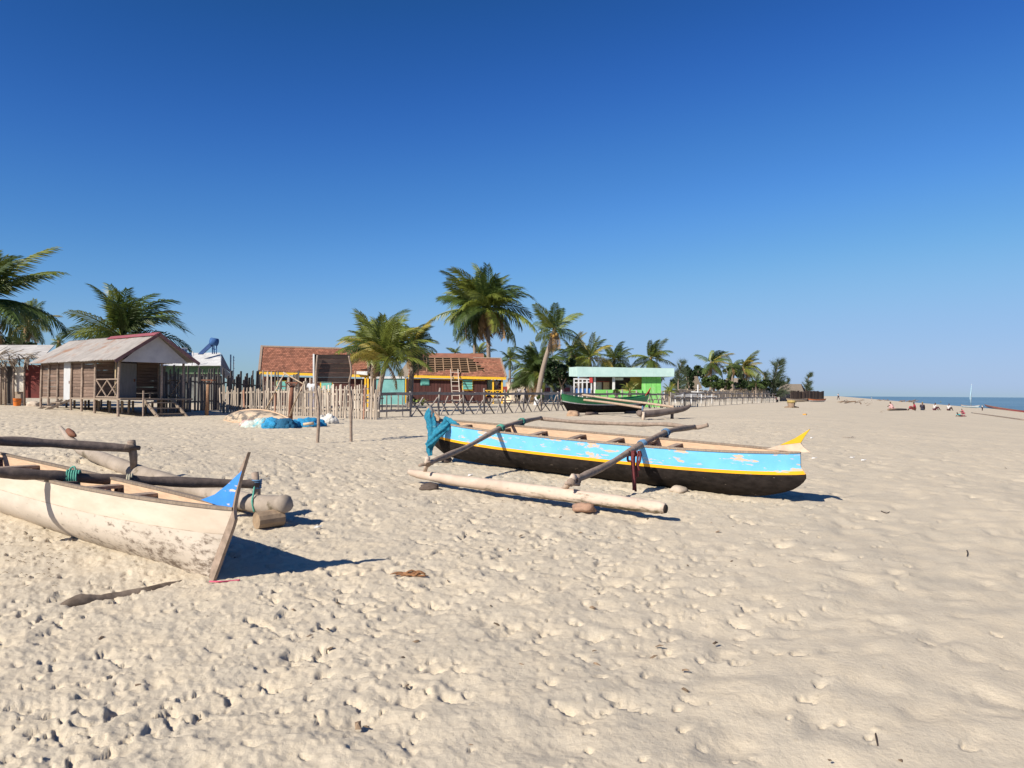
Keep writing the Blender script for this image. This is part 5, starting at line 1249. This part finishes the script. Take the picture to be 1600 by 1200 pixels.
def person(label, pos, pose, face, top_c, leg_c, scale=1.0, hat=None, skirt=False, group='people on the beach'):
    pos = Vector(pos); root = thing('person', label, 'person', pos, (0, 0, face), group); root.scale = (scale,) * 3
    Q = {k: (Vector(v) if not isinstance(v[0], tuple) else tuple(Vector(x) for x in v)) for k, v in POSES[pose].items()}
    hipL, hipR = Q['pel'] + Vector((-.10, 0, -.03)), Q['pel'] + Vector((.10, 0, -.03)); up_ = (Q['nk'] - Q['ch']).normalized(); shL, shR = Q['ch'] + Vector((-.18, 0, 0)) + up_ * .1, Q['ch'] + Vector((.18, 0, 0)) + up_ * .1
    fw = Vector((0, .16, -.03)) if pose != 'lie' else Vector((0, -.1, -.02))
    def handpts(e, h):
        d = (h - e).normalized(); return [h, h + d * .09, h + d * .16]
    Vs = [Q['pel'], Q['pel'].lerp(Q['ch'], .5), Q['ch'], Q['nk'], Q['hd'], Q['hd'] + (Q['hd'] - Q['nk']).normalized() * .12]
    Es = [(0, 1), (1, 2), (2, 3), (3, 4), (4, 5)]; Rs = [.125, .12, .14, .055, .092, .07]
    for s, hip, sh_ in ((0, hipL, shL), (1, hipR, shR)):
        o = len(Vs); Vs += [hip, Q['kn'][s], Q['ft'][s], Q['ft'][s] + fw]; Es += [(0, o), (o, o + 1), (o + 1, o + 2), (o + 2, o + 3)]; Rs += [.085, .058, .042, .035]
        o = len(Vs); hp = handpts(Q['el'][s], Q['ha'][s]); Vs += [sh_, Q['el'][s]] + hp; Es += [(2, o), (o, o + 1), (o + 1, o + 2), (o + 2, o + 3), (o + 3, o + 4)]; Rs += [.062, .042, .028, .036, .020]
    skin_mesh('body', Vs, Es, Rs, SKIN, root)
    g = 1.14
    V2 = [Q['pel'] + up_ * .02, Q['pel'].lerp(Q['ch'], .5), Q['ch'], Q['ch'] + up_ * .12, shL, shL.lerp(Q['el'][0], .6), shR, shR.lerp(Q['el'][1], .6)]
    skin_mesh('shirt', V2, [(0, 1), (1, 2), (2, 3), (2, 4), (4, 5), (2, 6), (6, 7)], [.15, .145, .165, .08, .085, .07, .085, .07], cloth(top_c), root)
    if leg_c:
        if skirt: skin_mesh('skirt', [Q['pel'] + UP * .03, Q['pel'].lerp((Q['kn'][0] + Q['kn'][1]) / 2, .5), (Q['kn'][0] + Q['kn'][1]) / 2, ((Q['kn'][0] + Q['kn'][1]) / 2).lerp((Q['ft'][0] + Q['ft'][1]) / 2, .5)], [(0, 1), (1, 2), (2, 3)], [.15, .18, .19, .19], cloth(leg_c), root)
        else: skin_mesh('trousers', [Q['pel'], hipL, Q['kn'][0], Q['kn'][0].lerp(Q['ft'][0], .75), hipR, Q['kn'][1], Q['kn'][1].lerp(Q['ft'][1], .75)], [(0, 1), (1, 2), (2, 3), (0, 4), (4, 5), (5, 6)], [.145, .10, .078, .066, .10, .078, .066], cloth(leg_c), root)
    h = Q['hd']; hd_ = (Q['hd'] - Q['nk']).normalized()
    skin_mesh('hair', [h + hd_ * .05 - Vector((0, .035, 0)), h + hd_ * .14 - Vector((0, .01, 0))], [(0, 1)], [.098, .075], HAIR, root)
    if hat: skin_mesh('headscarf', [h + hd_ * .06 - Vector((0, .03, 0)), h + hd_ * .17], [(0, 1)], [.108, .085], cloth(hat), root)
    return root
RD = (.42, .02, .06); 
person('walking person in a white shirt beyond the dark reed enclosure', G(1310, 625), 'walk', .4, (.62, .50, .46), (.05, .04, .06))
person('standing person in pale clothes on the far sand ridge', G(1362, 625.5), 'stand', .8, (.60, .66, .68), (.50, .50, .52))
person('person in a crimson wrap sitting on the beach', G(1430, 642), 'sit', 1.2, RD, RD, skirt=True, hat=None)
person('person in dark clothes with yellow headscarf sitting next to the crimson wrap', G(1441, 641), 'sit', -.6, (.03, .03, .05), (.02, .03, .05), hat=(.65, .42, .03))
person('person leaning in a white shirt in the middle of the seated group', G(1460, 641), 'sit', -1.3, (.60, .56, .55), (.12, .03, .05))
person('person in white at the right end of the seated group', G(1482, 641.5), 'sit', -1.0, (.58, .55, .55), (.07, .03, .03))
person('child in a turquoise shirt lying on the sand', G(1501, 651), 'lie', 1.9, (.05, .42, .48), (.30, .08, .10), .62)
person('child in pink behind the lying child', G(1505, 647.5), 'squat', 1.4, (.58, .12, .18), (.4, .1, .14), .58)
person('child in pale pink sitting on a log on the beach', G(1394, 641), 'squat', .5, (.62, .38, .36), (.5, .3, .3), .85)
person('person in yellow green bending on the far shore', G(1470, 628.5), 'stand', .5, (.40, .46, .16), (.3, .3, .2), .9)
person('person in dark blue standing by the pale sailing canoe', G(1514, 632.5), 'stand', 2.0, (.03, .05, .16), (.03, .03, .06))
person('first person in brown standing behind the long red canoe', G(1571, 636.5), 'stand', 1.2, (.30, .14, .09), (.24, .12, .08))
person('second person in brown nearest the right edge behind the long red canoe', G(1586, 638), 'walk', 1.0, (.32, .15, .10), (.22, .11, .08))
person('small child in white beside the long red canoe', G(1535, 642), 'stand', .3, (.62, .60, .60), (.04, .03, .04), .55)
person('crouching person in red at the end of the stick fence', V(1213, 109), 'squat', 1.5, (.55, .02, .03), (.03, .03, .04), 1.0)
person('person in a blue top walking near the cream gate pillars', V(823, 80), 'walk', .3, (.09, .12, .42), (.06, .06, .10), 1.0, group='people near the houses')
person('person in a white shirt near the cream gate pillars', V(811, 82), 'stand', 2.5, (.55, .50, .48), (.10, .07, .06), 1.0, group='people near the houses')
person('small child beside the person in white near the gate', V(806, 82), 'stand', 2.0, (.50, .46, .44), (.12, .09, .08), .72, group='people near the houses')
person('person in a pale shirt on the yellow porch', P(776, 619, 76.2), 'stand', 2.8, (.60, .54, .55), (.30, .26, .28), 1.0, group='people near the houses')
person('person in blue trousers standing behind the blackboard', V(488, 36.6), 'stand', 2.9, (.58, .58, .60), (.055, .085, .25), 1.0, group='people near the houses')

# ------------------------------------------------------------------ right-hand shore
def small_canoe(label, pa, pb, mats, H_=.45, B_=.35, fins=()):
    c_ = (pa + pb) / 2; dd = pb - pa; o = thing('beached_canoe', label, 'canoe', (c_.x, c_.y, gz(c_.x, c_.y)), (0, 0, math.atan2(dd.y, dd.x)), 'canoes drawn up on the far shore')
    pirogue(o, dd.xy.length, B_, H_, .55, .7, mats, list(fins), [-.8, 0, .8], [(0, .85), (1, 1.02)], [(0, .85), (1, 1.02)], rocker=.1, sheer=.25, ns=16); return o
REDB = mat('red_boat', (.42, .045, .06), None, 4); PB = mat('pale_blue_boat', (.42, .62, .74), None, 4)
sc_ = small_canoe('pale blue sailing canoe with a furled mast on the far shore', G(1501, 636), G(1531, 638), (PB, None, WHITESHEET, TAN))
pm = G(1517, 637); MB().tube([pm, P(1518, 600, pm.y)], [.06, .04], 6).build('mast', WHITESHEET, sc_, True)
MB().tube([P(1517.5, 634, pm.y), P(1516, 622, pm.y), P(1517.5, 610, pm.y), P(1518, 600.5, pm.y)], [.06, .14, .12, .03], 7, .1, r_).build('furled_sail', PB, sc_, True)
small_canoe('long red edged canoe at the right edge of the picture', G(1538, 637), G(1612, 646), (mat('tan_boat2', (.50, .38, .28), None, 4), None, REDB, TAN), .42, .38)
ro = G(1560, 637); small_canoe('small pale dinghy behind the long red edged canoe', G(1552, 635), G(1566, 636.5), (WHITESHEET, None, WHITESHEET, WHITESHEET), .5, .4)
pa, pb = G(1518, 645.5), G(1600, 657)
solo(MB().tube(spline([pa + UP * .03, pa.lerp(pb, .5) + UP * .04, pb + UP * .03], 5), [.05 + .003 * i for i in range(11)], 7, .1, r_), 'mast_pole', mat('shore_pole', (.28, .22, .18), None, 6), 'long thin pole lying on the sand in front of the red canoe', 'pole', pa, None, True)
def drift_heap(label, px, py, wpx, hpx, n, seed, m=None):
    g_ = G(px, py); k = g_.y / FPX; r2 = random.Random(seed); t = thing('driftwood_heap', label, 'driftwood', g_, group='driftwood heaps on the beach')
    for i in range(n):
        x = r2.uniform(-.5, .5) * wpx * k; y = r2.uniform(-.4, .4) * wpx * k * .5; a = r2.uniform(-.4, .4) + (0 if r2.random() < .6 else 1.2); l = wpx * k * r2.uniform(.2, .5); z = r2.uniform(0, .6) * hpx * k
        p = g_ + Vector((x, y, z)); d = Vector((math.cos(a), math.sin(a), r2.uniform(-.1, .35))) * l * .5; MB().tube(spline([p - d, p + Vector((0, 0, .05 * l)), p + d], 3), .035 * wpx * k * .5 * r2.uniform(.5, 1.1), 6, .15, r2).build('branch', m or POLE, t, True)
DW = mat('driftwood', (.27, .19, .13), (.18, .125, .09), 7)
drift_heap('tangled driftwood heap beside the walking person', 1333, 631, 36, 10, 16, 1, DW)
drift_heap('small driftwood tangle right of the large heap', 1356, 634, 12, 9, 9, 2, DW)
drift_heap('low brown brush pile behind the seated group', 1421, 628, 30, 4, 18, 3, DW)
drift_heap('brushwood line on the ridge below the horizon', 1378, 622, 20, 3, 12, 4, DW)
drift_heap('little tuft of driftwood in the open sand', 1378, 646, 8, 7, 8, 5, DW)
drift_heap('small twig cluster behind the tail of the blue canoe', 1326, 686, 26, 6, 7, 6, mat('grey_twig', (.30, .25, .21), None, 7))
lg1, lg2 = G(1388, 641.5), G(1416, 641); solo(MB().tube([lg1 + UP * .08, lg1.lerp(lg2, .5) + UP * .1, lg2 + UP * .07], [.10, .12, .09], 8, .08, r_), 'beach_log', DW, 'straight log that the child in pink sits by', 'log', lg1, None, True)
tg = G(1237, 637); ts = thing('tree_stump', 'weathered tree stump with yellowish top on the open sand', 'stump', tg)
kk = tg.y / FPX
MB().tube([tg - UP * .1, tg + UP * 3 * kk, tg + UP * 7 * kk, tg + UP * 10 * kk], [7 * kk, 5 * kk, 6 * kk, 4 * kk], 9, .18, r_).build('trunk', DW, ts, True)
MB().tube([tg + UP * 8 * kk, tg + UP * 11.5 * kk], [7 * kk, 5.5 * kk], 9, .2, r_).build('cut_top', mat('stump_top', (.36, .27, .10), None, 8), ts, True)
for a in (0, 1.4, 3.0, 4.4): MB().tube([tg + UP * 1.5 * kk, tg + Vector((math.cos(a), math.sin(a), 0)) * 11 * kk + UP * .5 * kk], [2.5 * kk, .8 * kk], 6, .1, r_).build('root', DW, ts, True)

# ------------------------------------------------------------------ litter on the sand
hb = G(640, 902); hk = thing('palm_husk', 'brown torn palm husk lying on the trampled sand in the foreground', 'husk', hb)
HUSK = mat('brown_husk', (.30, .15, .07), (.19, .095, .05), 20, bump=.5)
r_ = random.Random(77)
for i in range(16):
    a = r_.uniform(-.5, .5) + (PI if i % 3 == 0 else 0); l = r_.uniform(.06, .15); c_ = hb + Vector((r_.uniform(-.05, .05), r_.uniform(-.03, .03), .02))
    MB().tube(spline([c_, c_ + Vector((math.cos(a) * l * .5, math.sin(a) * l * .4, r_.uniform(.0, .035))), c_ + Vector((math.cos(a) * l, math.sin(a) * l * .6, .0))], 3), [.012, .011, .010, .008, .007, .005, .003], 5, .2, r_).build('fibre', HUSK, hk, True)
for i, (px, py, lb) in enumerate(((1272, 717, 'white scrap nearest the prow of the blue canoe'), (1331, 716, 'white scrap in the middle right of the blue canoe prow'), (1349, 720, 'white scrap farthest right of the blue canoe prow'), (1268, 685, 'tiny white scrap behind the yellow tail fin'), (735, 744, 'white shell bit between hull and float of the blue canoe'), (497, 826, 'small white scrap lying right of the pale canoe shadow'))):
    g_ = G(px, py); w = .035 * (1 if i < 3 else .7); solo(MB().prism([g_ + Vector((x * w, y * w, .012 + .01 * ((k * 7) % 3))) for k, (x, y) in enumerate(((-1.5, -.4), (.2, -.8), (1.6, -.1), (.9, .7), (-.8, .6)))], (0, 0, .014)), 'paper_scrap', mat('white_litter', (.78, .78, .80), None, 9), lb, 'litter', g_, 'white scraps on the sand')
g_ = G(1257, 648.5); solo(MB().prism([g_ + Vector((x * .12, y * .12, .04)) for x, y in ((-1, -.4), (.3, -.8), (1.1, 0), (.2, .7))], (0, 0, .06)), 'peel', mat('orange_litter', (.80, .38, .06), None, 9), 'small orange peel on the open sand', 'litter', g_)
g_ = G(1330, 686)
for i, (pts, lb) in enumerate(((((1357, 1115), (1366, 1140), (1372, 1172)), 'thin dark twig lying in the smooth sand at lower right'), (((1377, 800), (1385, 803), (1390, 801)), 'short dark twig right of the blue canoe shadow'), (((1563, 804), (1573, 807), (1582, 809)), 'short twig near the right edge of the sand'), (((1511, 862), (1512, 866), (1511, 871)), 'tiny upright twig in the smooth sand at right'))):
    q = [G(*p_) + UP * .012 for p_ in pts]; solo(MB().tube(spline(q, 4), [.007 - .0004 * k for k in range(9)], 5, .2, r_), 'twig', mat('dark_twig', (.07, .05, .04), None, 9), lb, 'twig', q[0], 'twigs on the sand', True)
# crumbs of weed, bark and leaf: nobody could count them
mb = MB(); r_ = random.Random(31)
for i in range(520):
    y = 2.6 * math.exp(r_.random() * 2.6); x = r_.uniform(-.75, .75) * y
    if CT * x - ST * y > -.5 and r_.random() < .8: continue
    z = gz(x, y) - .012 + r_.uniform(0, .02); a = r_.uniform(0, 6.3); l = r_.uniform(.006, .028); d = Vector((math.cos(a), math.sin(a), r_.uniform(-.3, .5))) * l; s = Vector((-d.y, d.x, 0)) * r_.uniform(.2, .6); c_ = Vector((x, y, z))
    mb.add([c_ - d - s, c_ + d - s, c_ + d + s, c_ - d + s + UP * .006, c_ + UP * l * .5], [(0, 1, 4), (1, 2, 4), (2, 3, 4), (3, 0, 4)])
o = mb.build('beach_crumbs', mat('crumbs', (.10, .07, .05), (.20, .14, .09), 30, island=True, vary=.5)); o['kind'] = 'stuff'; o['label'] = 'dark crumbs of weed and bark scattered over the sand'
# brown weed along the keel of the pale canoe
mb = MB()
for i in range(70):
    g_ = G(r_.gauss(45, 35), r_.gauss(862, 20)); a = r_.uniform(0, 6.3); l = r_.uniform(.008, .03)
    mb.tube([g_ + UP * .005, g_ + Vector((math.cos(a) * l, math.sin(a) * l * .5, .012)), g_ + Vector((math.cos(a + .5) * l * 1.8, math.sin(a + .5) * l, .004))], [.003, .002, .001], 4)
o = mb.build('dry_weed', mat('dry_weed', (.17, .115, .06), None, 20)); o['kind'] = 'stuff'; o['label'] = 'dry brown weed on the sand below the pale canoe'
